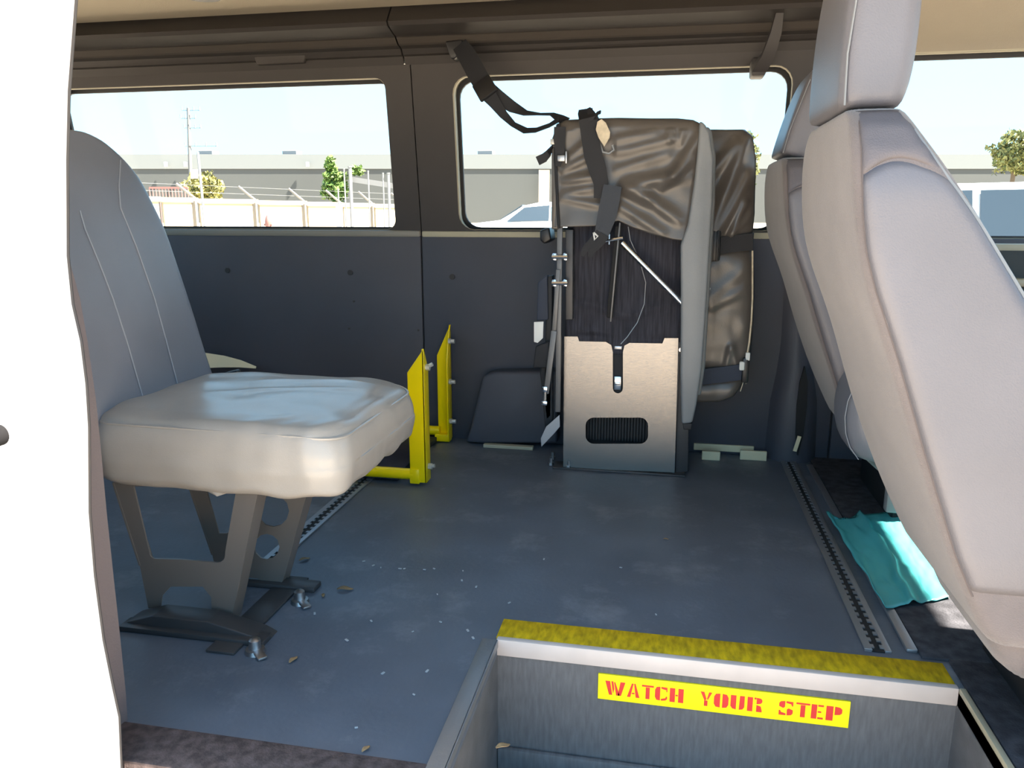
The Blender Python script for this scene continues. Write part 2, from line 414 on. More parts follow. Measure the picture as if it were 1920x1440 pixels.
# near wall: rear quarter with its door jamb, header over the opening, front pillar
def edge(pts, y): return [(p.x, p.z) for p in (WY(u, v, y) for u, v in pts)]
JE = [(150, -140), (140, 0), (127, 170), (124, 300), (125, 480), (134, 570), (150, 640), (160, 720), (165, 800), (166, 960), (176, 1080), (192, 1200), (210, 1290), (222, 1345), (226, 1440), (232, 1560)]
e_ = edge(JE, .885)
NW = rrect(-2.3, -.98, .76, 1.27, .06)
m = MB(); m.plate([(-3.0, e_[0][1]+.3), (e_[0][0]+.05, e_[0][1]+.3)]+e_+[(e_[-1][0], -.42), (-3.0, -.42)], [NW], lambda x, z: Vector((x, .885, z)), (0, -.05, 0))
wn = struct(obj('wall_near', m, 'body_white', None, True))
e2 = edge([(30, -300), (34, 0), (36, 500), (44, 900), (52, 1050), (72, 1180), (98, 1290), (120, 1380), (132, 1440), (150, 1540)], .82)
m = MB(); m.plate([(-3.0, 1.6)]+[(e2[0][0]+.02, 1.6)]+e2+[(e2[-1][0], -.45), (-3.0, -.45)], [NW], lambda x, z: Vector((x, .84, z)), (0, -.055, 0))
m.tube([Vector((x-.016, .803, z)) for x, z in e2], .018, 12)
obj('outer_skin', m, 'body_white', wn, True)
e3 = [(150, 560), (164, 640), (180, 750), (190, 850), (200, 960), (215, 1100), (226, 1200), (236, 1300), (240, 1360), (244, 1450)]
e3 = edge([(128, -100), (128, 480)]+e3, .99)
m = MB(); m.plate([(-2.6, e3[0][1]+.2)]+[(e3[0][0], e3[0][1]+.2)]+e3+[(-2.6, -.1)], [NW], lambda x, z: Vector((x, .99, z)), (0, -.10, 0))
obj('pillar_trim', m, 'jamb_gray', wn, True)
m = MB(); m.tube([Vector((x-.004, .889, z)) for x, z in e_], .004, 8)
obj('door_seal', m, 'seal_dark', wn, True)
p = WY(0, 815, .785); m = MB(); m.cyl(p, p+Vector((0, -.016, 0)), .0135, 20)
obj('rubber_stop', m, 'stop_black', wn, True)
nf = struct(obj('window_4', MB().loft([[Vector((x, .80, z)) for x, z in NW], [Vector((x, .99, z)) for x, z in NW]], cap=False), 'rubber', None, True, solid=.004))
obj('pane', MB().loft([[Vector((x, .86, z)) for x, z in NW], [Vector((x, .864, z)) for x, z in NW]]), 'window_glass', nf)
obj('door_header', MB().box((-1.2, .82, 1.36), (.75, .97, 1.56), .02), 'body_white', wn, True)
obj('front_pillar', MB().box((.70, .80, -.3), (.86, .96, 1.55), .02), 'body_white', wn, True)
obj('front_door_panel', MB().box((.86, .84, -.3), (X1, .93, .74), .02), 'body_white', wn, True)
obj('sill_plate', MB().box((-1.0, .86, -.42), (.75, .93, -.26), .01), 'body_white', wn, True)
wr = struct(obj('wall_rear', MB().box((X0-.04, .85, -.4), (X0, YF+.05, .74)).box((X0-.04, .85, 1.27), (X0, YF+.05, 1.5)).box((X0-.04, .85, .7), (X0, .98, 1.3)).box((X0-.04, 1.72, .7), (X0, 1.88, 1.3)).box((X0-.04, 2.55, .7), (X0, 2.75, 1.3)), 'trim_brown'))
wt = struct(obj('wall_front', MB().box((1.45, .95, 0), (1.8, YF, .70), .05).box((1.8, .9, -.3), (2.25, YF+.05, .70), .03), 'door_dark', None, True))
m = MB()
for y in (.90, YF-.02): m.obox((1.72, y, 1.47), (2.25, y, .70), (0, 1, 0), .07, .05)
m.box((1.5, .8, 1.455), (1.715, YF+.02, 1.52))  # header bar out of view, its front reach shaped to trim the sun patch
obj('windscreen_frame', m, 'body_white', wt)
struct(obj('roof', MB().box((X0-.05, .78, 1.515), (1.705, YF+.06, 1.56), .02), 'body_white', None, True))  # front edge unseen, placed to limit where sun falls on the teal sheet
# the outside face of the far wall, below and above the windows
obj('outer_skin', MB().box((X0, YF+.09, -.35), (X1, YF+.12, .72), .01).box((X0, YF+.03, 1.32), (X1, YF+.06, 1.5), .01), 'body_white', wf, True)
# door card under the front window
m = MB(); m.box((.66, YF-.05, .30), (X1, YF-.005, .715), .02)
obj('door_card', m, 'door_dark', wf, True)
obj('door_ledge', MB().box((.66, YF-.045, .70), (X1, YF+.05, .728), .008), 'body_beige', wf, True)
obj('door_pull', MB().box((.95, YF-.085, .60), (1.6, YF-.04, .625), .01), 'body_beige', wf, True)

# ================================================================== ENTRY STEP
st = thing('entry_step', 'grey entry step well with yellow nosing strip and pale metal edge', 'step', (.118, STY, -.30))
obj('riser', MB().box((STX0, STY, -.34), (STX1, STY+.02, -.002)), 'riser_gray', st)
obj('edge_band', MB().box((STX0-.002, STY-.005, -.031), (STX1, STY+.01, .004), .0025), 'white_band', st, True)
m = MB(); m.box((STX0-.004, STY+.004, -.001), (STX1-.002, STY+.078, .0035), .0015)
obj('nosing', m, 'yellow_nosing', st, True)
obj('tread', MB().box((STX0-.01, .94, -.36), (STX1+.01, STY+.01, -.305)), 'tread_dark', st)
obj('tread_edge', MB().box((STX0, STY-.014, -.305), (STX1, STY, -.232), .006), 'riser_gray', st, True)
m = MB(); m.box((STX0-.012, .94, -.34), (STX0, STY+.0, -.001)); obj('side_panel', m, 'riser_gray', st)
m = MB(); m.box((STX1, .94, -.34), (STX1+.012, STY+.0, -.001)); obj('side_panel', m, 'riser_gray', st)
m = MB(); m.box((STX0-.030, .95, -.004), (STX0+.001, STY-.003, .003), .001); m.box((STX0-.001, .95, -.012), (STX0+.002, STY-.004, .003))
obj('side_trim', m, 'alloy', st, True)
m = MB(); m.box((STX1-.001, .94, -.004), (STX1+.009, STY-.006, .0065), .001)
obj('side_trim', m, 'body_beige', st, True)
# warning sticker
sx0, sx1, sz0, sz1 = -.098, .359, -.100, -.046
stk = thing('warning_sticker', 'yellow sticker with red stencil letters WATCH YOUR STEP on step riser', 'sticker', ((sx0+sx1)/2, STY-.004, sz0))
obj('backing', MB().box((sx0, STY-.004, sz0), (sx1, STY+.001, sz1), .0006), 'sticker_yellow', stk)
GL = {  # stencil capitals on a 0..1 x 0..1 cell: thick stems, thin bridges, gaps between
 'W': [[(0, 1), (.24, 1), (.36, 0), (.20, 0)], [(.30, 1), (.40, 1), (.46, .45), (.40, .1)], [(.56, 0), (.74, 0), (.5, .95), (.44, .95)], [(.64, 0), (.80, 0), (1, 1), (.76, 1)]],
 'A': [[(0, 0), (.26, 0), (.50, 1), (.36, 1)], [(.54, 1), (.66, 1), (1, 0), (.70, 0)], [(.36, .24), (.60, .24), (.58, .33), (.39, .33)]],
 'T': [[(.33, 0), (.67, 0), (.67, .84), (.33, .84)], [(0, .88), (1, .88), (1, 1), (0, 1)]],
 'C': [[(.12, .04), (.42, 0), (.42, 1), (.12, .96), (0, .75), (0, .25)], [(.5, .88), (.92, .8), (.92, .66), (1, .66), (1, .98), (.5, 1)], [(.5, 0), (.86, .04), (1, .16), (1, .32), (.9, .32), (.86, .2), (.5, .12)]],
 'H': [[(0, 0), (.38, 0), (.38, 1), (0, 1)], [(.62, 0), (1, 0), (1, 1), (.62, 1)], [(.42, .45), (.58, .45), (.58, .55), (.42, .55)]],
 'Y': [[(0, 1), (.32, 1), (.54, .5), (.46, .4), (.36, .4)], [(.74, 1), (1, 1), (.66, .44), (.58, .52)], [(.34, 0), (.64, 0), (.64, .38), (.34, .38)]],
 'O': [[(.12, .04), (.42, 0), (.42, 1), (.12, .96), (0, .75), (0, .25)], [(.58, 0), (.88, .04), (1, .25), (1, .75), (.88, .96), (.58, 1)]],
 'U': [[(0, 1), (.40, 1), (.40, 0), (.14, .05), (0, .22)], [(.62, 0), (.88, .05), (1, .22), (1, 1), (.66, 1)]],
 'R': [[(0, 0), (.36, 0), (.36, 1), (0, 1)], [(.46, .88), (.6, .88), (.6, 1), (.46, 1)], [(.62, .55), (.9, .6), (1, .72), (1, .86), (.9, .96), (.62, 1)], [(.62, 0), (1, 0), (1, .12), (.92, .4), (.62, .48)]],
 'S': [[(0, .62), (.3, .5), (.42, .6), (.42, 1), (.12, .96), (0, .84)], [(.5, .88), (.85, .82), (.92, .68), (1, .68), (1, .98), (.5, 1)], [(0, 0), (.5, 0), (.5, .12), (.16, .2), (.1, .32), (0, .32)], [(.58, 0), (.88, .04), (1, .16), (1, .4), (.7, .5), (.58, .42)]],
 'E': [[(0, 0), (.46, 0), (.46, 1), (0, 1)], [(.54, .88), (1, .88), (1, 1), (.54, 1)], [(.54, .45), (.82, .45), (.82, .55), (.54, .55)], [(.54, 0), (1, 0), (1, .12), (.54, .12)]],
 'P': [[(0, 0), (.44, 0), (.44, 1), (0, 1)], [(.54, .42), (.86, .46), (1, .58), (1, .84), (.86, .96), (.54, 1)]],
}
def sticker_x(u): return sx0+(u-82)/(1822-82)*(sx1-sx0)       # positions read along the sticker
for word in ((('W', 135, 280), ('A', 295, 385), ('T', 400, 485), ('C', 495, 582), ('H', 600, 697)),
             (('Y', 815, 895), ('O', 910, 1010), ('U', 1025, 1120), ('R', 1140, 1240)),
             (('S', 1355, 1448), ('T', 1468, 1560), ('E', 1570, 1650), ('P', 1668, 1772))):
    for ch, ua, ub in word:
        m = MB(); xa, xb = sticker_x(ua), sticker_x(ub)
        for poly in GL[ch]:
            m.prism(poly, lambda a, b: Vector((xa+(xb-xa)*a, STY-.0046, sz0+.012+.029*b)), (0, .0008, 0))
        obj('letter', m, 'sticker_red', stk)

# ================================================================== FLOOR TRACKS
def track(label, x, y0, y1):
    t = thing('floor_track', label, 'track', (x, (y0+y1)/2, 0), 'aluminium anchor tracks let into the floor')
    obj('slot', MB().box((x-.012, y0, -.002), (x+.012, y1, .0022)), 'slot_black', t)
    for s in (-1, 1):
        m = MB(); m.box((x+s*.012, y0, -.001), (x+s*.024, y1, .005), .001)
        obj('lip', m, 'alloy', t, True)
    m = MB(); y = y0+.01
    while y < y1-.01:
        for s in (-1, 1): m.box((min(x+s*.013, x+s*.005), y, .002), (max(x+s*.013, x+s*.005), y+.011, .0048))
        y += .025
    o = obj('tooth_row', m, 'alloy', t); o['kind'] = 'stuff'
track('grooved aluminium floor track on the right, running past the teal sheet', .4255, 1.45, 2.66)
track('grooved aluminium floor track on the left, running under the single seat', -.905, 1.50, 2.62)
m = MB(); m.box((.478, 1.46, 0), (.498, 2.60, .008), .002)
tag(obj('carpet_edging', m, 'alloy', None, True), 'worn metal edging strip beside the right floor track along the dark carpet', 'edging')

# ================================================================== SINGLE SEAT ON THE LEFT
ls = thing('passenger_seat', 'grey vinyl single seat facing right on steel pedestal beside white pillar', 'seat', (-.85, 1.5, 0))
# cushion
m = MB(); L = []
CX0, CX1, CY0, CY1 = -1.13, -.582, 1.283, 1.775
for z, ins, r in ((.287, .045, .05), (.284, .02, .07), (.300, .004, .065), (.34, -.004, .07), (.385, -.002, .07), (.412, .005, .07), (.428, .020, .065), (.435, .06, .06), (.438, .13, .05), (.440, .20, .03)):
    L.append([Vector((x, y, z)) for x, y in rrect(CX0+ins*.4, CX1-ins*(1.0 if z < .43 else 1), CY0+ins, CY1-ins, max(r, .02), 8)])
m.loft(L)
def pucker(co, no):
    if co.z < .30 or co.z < .36:
        co.z += .012*noise.noise(Vector((co.x*16, co.y*16, 1)))*(1 if co.z < .31 else .3)
        co += no*.003*noise.noise(Vector((co.x*30, co.y*30, 5)))
    if co.z > .40: co.z += .007*noise.noise(Vector((co.x*9, co.y*9, 3)))
    if co.z > .33:
        for ax, ay, bx_, by_, h in ((-.80, 1.27, -.70, 1.36, .006), (-.74, 1.27, -.66, 1.34, .005), (-.66, 1.27, -.60, 1.40, .006), (-.95, 1.50, -.66, 1.60, .004), (-.92, 1.62, -.64, 1.68, .004), (-.62, 1.45, -.58, 1.62, .004)):
            d, k = segd((co.x, co.y), (ax, ay), (bx_, by_)); co += no*h*math.exp(-(d/.014)**2)*math.sin(math.pi*(.1+.8*k))
    co.z -= .018*max(0, (co.x+.72)/.15)**1.5 if co.x > -.72 and co.z > .36 else 0
    return co
m.bm.verts.ensure_lookup_table()
bmesh.ops.triangulate(m.bm, faces=[f for f in m.bm.faces if len(f.verts) > 4])
for _ in range(4): bmesh.ops.subdivide_edges(m.bm, edges=[e for e in m.bm.edges if e.calc_length() > .016], cuts=1, use_grid_fill=True)
m.disp(pucker)
cu = obj('cushion', m, 'vinyl_cushion_lit', ls, True, sub=1)
# welt line round the top of the cushion
m = MB(); q = rrect(CX0+.01, CX1-.008, CY0+.008, CY1-.008, .068, 8)
m.tube([Vector((x, y, .416-(.018*max(0, (x+.72)/.15)**1.5 if x > -.72 else 0))) for x, y in q+q[:1]], .0028, 6)
obj('welt', m, 'vinyl_cushion_lit', cu, True)
p = WY(400, 922, CY0+.01)
m = MB(); m.tube([(p.x-.028, p.y+.03, p.z+.016), (p.x-.016, p.y+.018, p.z+.004), (p.x+.002, p.y+.016, p.z-.001), (p.x+.018, p.y+.018, p.z+.004), (p.x+.03, p.y+.03, p.z+.014)], [.006, .011, .013, .011, .006], 12)
m.disp(lambda co, no: co+no*.004*noise.noise(co*80)); obj('light_blob', m, 'vinyl_cushion_lit', cu, True)  # small added bump standing in for a blob of light under the cushion
# backrest
def bx(z): return interp([(.38, -1.085), (.45, -1.10), (.6, -1.115), (.78, -1.145), (.9, -1.178), (.985, -1.215)], z)
def hw(z): return interp([(.36, .225), (.45, .222), (.6, .185), (.785, .150), (.88, .125), (.93, .105), (.96, .085), (.98, .05), (.99, .02)], z)
YC = 1.50
def fw_(z): return interp([(.36, .24), (.45, .228), (.60, .198), (.785, .170), (.87, .148), (.90, .138), (.93, .120), (.947, .106), (.96, .088), (.972, .066), (.981, .038), (.988, .0)], z)
m = MB(); L = []
for z in (.34, .38, .42, .47, .53, .60, .66, .72, .785, .83, .87, .90, .925, .945, .96, .973, .983, .988):
    f = bx(z); ya, yb = YC-.05-fw_(z)*1.02, YC+fw_(z)
    th = .10 if z < .95 else .10*max(.25, (.995-z)/.045)
    xm = f-th/2-.0
    L.append([Vector((x, y, z)) for x, y in rrect(f-th-(0 if z < .95 else .0), f, ya, yb, min(.035, th*.42, (yb-ya)*.42), 5)])
m.loft(L)
bk = obj('backrest', m, 'vinyl_gray', ls, True, sub=1)
for pts in (((150, 395), (160, 430), (185, 490), (212, 560), (238, 640), (268, 745)), ((226, 300), (223, 350), (226, 390), (255, 460), (290, 560), (312, 640), (335, 728))):
    m = MB(); P = []
    for u, v in pts:
        x = -1.13
        for _ in range(6): x = bx(WX(u, v, x).z)+.001
        P.append(WX(u, v, x))
    Q = []
    for a, b in zip(P, P[1:]): Q += [a.lerp(b, t/4) for t in range(4)]
    m.tube(Q+[P[-1]], .0016, 6); obj('seam', m, 'stitch', bk, True)
# recline bracket behind
obj('hinge_bracket', MB().obox((-1.12, 1.74, .28), (-1.17, 1.73, .47), (1, 0, 0), .05, .006, .002), 'steel_dark', ls, True)
# pedestal: two cut-out steel side plates, base bars, bolts
def side_plate(y, outer, holes, fl):
    O = XZ(y, *outer); Hs = [XZ(y, *h) for h in holes]
    m = MB(); m.plate(O, Hs, lambda x, z: Vector((x, y, z)), (0, .004, 0))
    o = obj('side_plate', m, 'leg_paint', ls)
    for i, j in fl:
        a, b = O[i], O[j]
        obj('plate_flange', MB().obox((a[0], y+.02, a[1]), (b[0], y+.02, b[1]), (0, 1, 0), .042, .004), 'leg_paint', o)
    return o
def arcpts(cx, cy, r, a0, a1, n=6): return [(cx+r*math.cos(math.radians(a0+(a1-a0)*k/n)), cy+r*math.sin(math.radians(a0+(a1-a0)*k/n))) for k in range(n+1)]
side_plate(1.31, [(212, 905), (486, 905), (448, 1100), (430, 1172), (398, 1172), (396, 1120), (380, 1100), (320, 1100), (303, 1118), (300, 1140), (278, 1140), (262, 1060)],
           [[(250, 912), (444, 912), (422, 1035)]+arcpts(408, 1041, 14, 0, 90)+[(340, 1049)]+arcpts(292, 1036, 12, 90, 180)+[(276, 1020)]], [(1, 3), (0, 11)])
side_plate(1.475, [(352, 905), (580, 905), (535, 1075), (520, 1116), (495, 1116), (485, 1085), (440, 1080), (428, 1105), (412, 1105), (398, 1040)],
           [[(385, 912), (455, 912), (455, 985), (425, 1000), (410, 1000)], arcpts(512, 958, 30, 0, 330, 11), arcpts(500, 1025, 24, 0, 330, 11)], [(1, 3), (0, 9)])
m = MB()
m.box((-1.05, 1.235, .0), (-.735, 1.275, .012), .003); m.box((-1.05, 1.46, 0), (-.735, 1.50, .012), .003)
m.prism([(-1.06, 0), (-.735, 0), (-.76, .012), (-.86, .034), (-.98, .034), (-1.04, .014)], lambda x, z: Vector((x, 1.25, z)), (0, .05, 0), .003)
obj('base_bar', m, 'steel_dark', ls, True)
m = MB(); m.box((-.835, 1.20, 0), (-.775, 1.52, .006), .002); obj('base_plate', m, 'steel_dark', ls, True)
for u, v in ((478, 1212), (562, 1120)):
    p = WZ(u, v, .012); m = MB()
    m.tube([(p.x, p.y, 0), (p.x, p.y, .008), (p.x, p.y, .009), (p.x, p.y, .026), (p.x, p.y, .03)], [.02, .018, .012, .011, .006], 12)
    m.obox((p.x, p.y, .008), (p.x+.03, p.y-.025, .004), (1, 1, 0), .018, .006, .002)
    obj('floor_bolt', m, 'steel', ls, True)
obj('lap_buckle', MB().obox(WY(425, 703, 1.80), WY(448, 697, 1.80), (0, 0, 1), .014, .02, .004), 'steel_dark', ls, True)
p = WY(698, 852, 1.66); m = MB(); m.box(p+Vector((-.012, -.02, -.012)), p+Vector((.012, .02, .012)), .004)
obj('belt_end', m, 'steel', ls, True)

# ================================================================== YELLOW LIFT FRAME
yf = thing('ramp_frame', 'yellow steel frame of two upright end posts and floor tubes holding dark plate', 'frame', (-.74, 2.4, 0))
y = 2.165
xa, xb = -.748, -.696
m = MB(); m.prism([(xa, .012), (xb, .012), (xb, .428), (xb-.006, .420), (xa, .355)], lambda x, z: Vector((x, y, z)), (0, .006, 0), .0015)
m.prism([(0, .012), (.045, .012), (.045, .36), (.006, .428), (0, .428)], lambda a, z: Vector((xb-.006, y+a, z)), (.006, 0, 0), .0015)
o = obj('post', m, 'yellow_paint', yf, True)
for v in (688, 878):
    p = WX(800, v, xb); m = MB(); c = Vector((xb, y+.024, p.z)); m.cyl(c, c+Vector((.012, 0, 0)), .010, 6); m.cyl(c, c+Vector((.020, 0, .003 if v > 700 else .01)), .006, 8)
    obj('bolt', m, 'bolt_white', o)
y2 = 2.655
xa2, xb2 = -.803, -.751
m = MB(); m.prism([(xa2, .02), (xb2, .02), (xb2, .432), (xb2-.006, .42), (xa2, .318)], lambda x, z: Vector((x, y2, z)), (0, .006, 0), .0015)
m.prism([(0, .012), (.052, .012), (.052, .30), (.02, .41), (.006, .43), (0, .43)], lambda a, z: Vector((xb2-.005, y2+.006-a, z)), (.005, 0, 0), .0015)
o = obj('post', m, 'yellow_paint', yf, True)
for v in (640, 716, 790):
    z = WX(850, v, xb2).z; z = WY(850, v, y2-.025).z; c = Vector((xb2, y2-.025, z)); m = MB(); m.cyl(c, c+Vector((.009, 0, 0)), .010, 6); m.cyl(c, c+Vector((.022, 0, 0)), .0075, 8)
    obj('bolt', m, 'bolt_white', o)
obj('floor_tube', MB().cyl((-1.75, y+.012, .034), (xa+.01, y+.012, .034), .017, 18).box((xa-.001, y-.004, .008), (xa+.03, y+.03, .055), .003), 'yellow_paint', yf, True)
obj('floor_tube', MB().cyl((-1.75, y2-.012, .040), (xa2+.01, y2-.012, .040), .017, 18).box((xa2-.006, y2-.03, .004), (xa2+.05, y2+.006, .03), .003), 'yellow_paint', yf, True)
obj('ramp_plate', MB().box((-1.75, y+.03, .004), (-.80, y2-.03, .022), .003), 'navy_plate', yf, True)
m = MB(); p = WY(757, 812, y+.02); m.tube([p+Vector((.0, 0, .012)), p+Vector((-.006, 0, .0)), p+Vector((-.012, 0, -.02))], [.004, .003, .001], 6)
obj('wire_end', m, 'bolt_white', yf, True)

# ================================================================== FOLDED DOUBLE SEAT AT THE FAR WALL
fs = thing('folding_seat', 'folded away double seat with olive vinyl covers on steel wall bracket', 'seat', (-.10, 2.5, 0))
BY = 2.42
bp = lambda *q: XZ(BY, *q)
def bfn(x, z): return Vector((x, BY, max(z, .003)))
slot = bp((1149, 660), (1149, 728))+bp(*arcpts(1158.5, 728, 9.5, 180, 0, 6))+bp((1168, 660))
outer = bp((1058, 631), (1083, 631), (1086, 640), (1136, 641), (1146, 647), (1149, 660), (1149, 728))+bp(*[(1158.5-9.5*math.cos(math.radians(a)), 728+9.5*math.sin(math.radians(a))) for a in (30, 60, 90, 120, 150)])+bp((1168, 728), (1168, 660), (1171, 648), (1180, 643), (1242, 644), (1246, 634), (1272, 634), (1265, 886), (1056, 880))
hole = bp(*[(u, v) for u, v in rrect(1098, 1215, 783, 832, 15, 5)])
m = MB(); m.plate(outer, [hole], bfn, (0, .004, 0))
br = obj('bracket_plate', m, 'steel_brushed', fs)
xl, xr = bp((1058, 800))[0][0], bp((1268, 800))[0][0]
for x in (xl, xr-.004): obj('bracket_side', MB().box((x, BY+.003, .003), (x+.004, BY+.16, .43)), 'steel_dark', br)
obj('bracket_back', MB().box((xl+.006, BY+.06, .003), (xr-.006, BY+.07, .40)), 'slot_black', br)
m = MB()
for k in range(24):
    x = xl+.06+k*.0095; m.box((x, BY+.05, .09), (x+.005, BY+.06, .19))
obj('rib_mat', m, 'rubber', br)['kind'] = 'stuff'
obj('base_flange', MB().box((xl-.035, BY-.012, 0), (xr+.035, BY+.06, .006), .002), 'steel_dark', fs, True)
for u, v in ((1036, 857), (1033, 868), (1280, 851), (1277, 870), (1279, 880), (1066, 873)):
    p = WZ(u, v, .01); m = MB(); m.cyl((p.x, p.y, .003), (p.x, p.y, .012), .009, 6); m.cyl((p.x, p.y, .012), (p.x, p.y, .028), .005, 8)
    obj('anchor_bolt', m, 'steel', fs)
# the slot in the bracket: webbing and latch
m = MB(); m.box((slot[0][0]-.006, BY+.010, .262), (slot[-1][0]+.006, BY+.014, .43)); obj('slot_webbing', m, 'webbing', br)
p = WY(1158, 718, BY+.004); m = MB(); m.box(p+Vector((-.012, -.006, -.022)), p+Vector((.012, .01, .022)), .003)
m.box(p+Vector((-.009, -.010, -.004)), p+Vector((.009, -.004, .004)), .002); o = obj('latch', m, 'chrome', br, True)
p = WY(1159, 652, BY+.004); obj('latch_pin', MB().box(p+Vector((-.012, -.003, -.006)), p+Vector((.012, .01, .006)), .002), 'steel', br, True)
# dark fabric under-side of the folded cushion
fx0, fx1 = bp((1062, 500))[0][0], bp((1285, 500))[0][0]
def fab(u, v):
    x = fx0+(fx1-fx0)*u; z = .385+.43*v
    b = .030*math.sin(math.pi*min(1, max(0, u)))*(1-.2*v)
    y = BY-.004+.02-b*.6
    y -= .010*math.sin(7*u+3*v*2)*math.exp(-((v-.15)/.18)**2)+.008*math.exp(-((v-.33-.04*math.sin(9*u))/.03)**2)
    y -= .014*math.exp(-((u-.25)/.05)**2)*math.exp(-((v-.15)/.14)**2)
    y += .004*noise.noise(Vector((u*9, v*9, 0)))
    y = max(y, BY+.009-.05*max(0, z-.445)/.04)
    return Vector((x, y, z))
m = MB(); m.grid(48, 60, fab); obj('underside_cover', m, 'navy_fabric', fs, True, 180, solid=.006)
obj('underside_core', MB().box((fx0+.01, BY+.05, .40), (fx1, BY+.11, 1.02), .02), 'rubber', fs, True)
m = MB(); m.box((xl+.004, BY+.03, .432), (xl+.05, BY+.05, .478), .003); obj('hinge_plate', m, 'steel_brushed', fs, True)
m = MB(); m.box((xr-.046, BY+.03, .432), (xr+.002, BY+.05, .476), .003); obj('hinge_plate', m, 'body_beige', fs, True)
# front olive cover, draped over the top of the folded seat
CYF = 2.355
top_ = XZ(CYF, (1042, 232), (1060, 224), (1110, 221), (1160, 220), (1220, 221), (1270, 221), (1300, 224), (1316, 232))
bot_ = XZ(CYF, (1040, 426), (1048, 426), (1115, 424), (1160, 414), (1185, 426), (1220, 438), (1262, 449), (1292, 452))
def poly(L, t):
    k = t*(len(L)-1); i = min(int(k), len(L)-2); f = k-i
    return L[i][0]+(L[i+1][0]-L[i][0])*f, L[i][1]+(L[i+1][1]-L[i][1])*f
FOLDS = [((1310, 262), (1262, 330), .016, 10), ((1262, 330), (1180, 352), .014, 12), ((1300, 300), (1240, 352), .010, 8),
         ((1170, 352), (1215, 372), .014, 12), ((1215, 372), (1270, 412), .012, 11), ((1165, 388), (1240, 436), .008, 9),
         ((1115, 258), (1062, 300), .006, 8), ((1112, 290), (1058, 318), .007, 8), ((1118, 330), (1062, 338), .009, 9), ((1122, 352), (1060, 362), .006, 8), ((1125, 385), (1056, 372), .005, 7),
         ((1160, 262), (1225, 250), .007, 9), ((1160, 285), (1260, 262), .008, 10), ((1160, 318), (1250, 290), .006, 9), ((1258, 226), (1255, 262), .006, 6), ((1285, 226), (1276, 270), .006, 6), ((1175, 335), (1300, 335), .005, 10)]
FOLDS = [(XZ(CYF, a)[0], XZ(CYF, b)[0], h, w*.0016) for a, b, h, w in FOLDS]
def cover(u, v):
    x1_, z1_ = poly(top_, u); x0_, z0_ = poly(bot_, u)
    if v > .88:                       # rolls over the top edge
        a = (v-.88)/.12*math.pi*.62; r = .028
        x = x1_; z = z1_-r+r*math.sin(min(a, math.pi/2)); y = CYF+r-r*math.cos(a)
        if a > math.pi/2: y += (a-math.pi/2)*.09
        return Vector((x, y, z))
    t = v/.88; x = x0_+(x1_-x0_)*t; z = z0_+(z1_-.028-z0_)*t; y = CYF
    for a, b, h, w_ in FOLDS:
        d, k = segd((x, z), a, b); y -= h*math.exp(-(d/w_)**2)*(.4+.6*math.sin(math.pi*(.15+.7*k)))
    y += .003*noise.noise(Vector((x*18, z*18, 2)))
    y += .03*max(0, abs(u-.5)*2-.9)*4*.3
    return Vector((x, y+.006*math.sin(t*math.pi), z))
m = MB(); m.grid(96, 84, cover); obj('front_cover', m, 'olive_vinyl', fs, True, 180, solid=.004)
tz = top_[0][1]
obj('backrest_foam', MB().box((top_[0][0]+.015, CYF+.018, .80), (top_[-1][0], CYF+.13, tz-.025), .02), 'olive_vinyl', fs, True)
# left edge of the folded back: olive boxing, black piping
def yz_side(name, m_, pts, y0, y1, x_off=0, bev=.004):
    m = MB(); m.prism(XZ(y0, *pts), lambda x, z: Vector((x, y0, z)), (0, y1-y0, 0), bev); return obj(name, m, m_, fs, True)
yz_side('edge_boxing', 'olive_vinyl', [(1034, 262), (1042, 240), (1050, 240), (1047, 430), (1034, 430)], CYF+.004, CYF+.11)
m = MB(); m.tube([WY(u, v, CYF-.004) for u, v in ((1048, 232), (1043, 262), (1041, 300), (1043, 330), (1045, 380), (1048, 428))], .0045, 8); obj('piping', m, 'webbing', fs, True)
# right-hand grey pad, the edge of the cushion
PA = [(1312, 226), (1322, 232), (1331, 250), (1338, 300), (1336, 380), (1331, 460), (1324, 580), (1316, 690), (1306, 760), (1298, 794), (1278, 796), (1276, 700), (1277, 560), (1276, 460), (1290, 420), (1302, 340), (1308, 280)]
yz_side('cushion_edge', 'pad_gray', PA, 2.335, 2.47, bev=.008)
yz_side('cushion_edge', 'pad_gray', [(1326, 236), (1334, 244), (1342, 290), (1341, 380), (1336, 460), (1330, 560), (1322, 690), (1314, 742), (1300, 742), (1304, 560), (1306, 420), (1308, 260)], 2.40, 2.50, bev=.006)
yz_side('pad_foot', 'rubber', [(1280, 794), (1298, 794), (1296, 806), (1282, 806)], 2.35, 2.40, bev=.002)
# rear cushion
RC = [(1318, 241), (1360, 241), (1394, 244), (1410, 254), (1417, 275), (1419, 320), (1415, 400), (1411, 446), (1410, 476), (1416, 510), (1414, 600), (1408, 672), (1396, 716), (1376, 742), (1350, 754), (1318, 758), (1290, 750), (1290, 260)]
m = MB(); m.prism(XZ(2.52, *RC), lambda x, z: Vector((x, 2.52, z)), (0, .15, 0), .025, 4)
obj('rear_cushion', m, 'olive_vinyl', fs, True)
RXZ = XZ(2.52, (1322, 250), (1408, 262)); 
RF = [((1330, 440), (1400, 262), .016, 12), ((1345, 440), (1404, 330), .013, 9), ((1368, 442), (1396, 380), .012, 7), ((1372, 440), (1410, 400), .008, 6), ((1330, 330), (1380, 270), .008, 10), ((1334, 575), (1395, 540), .005, 9), ((1360, 690), (1368, 650), .007, 6), ((1380, 690), (1372, 650), .006, 6), ((1330, 560), (1400, 500), .004, 12)]
RF = [(XZ(2.52, a)[0], XZ(2.52, b)[0], h, w_*.0017) for a, b, h, w_ in RF]
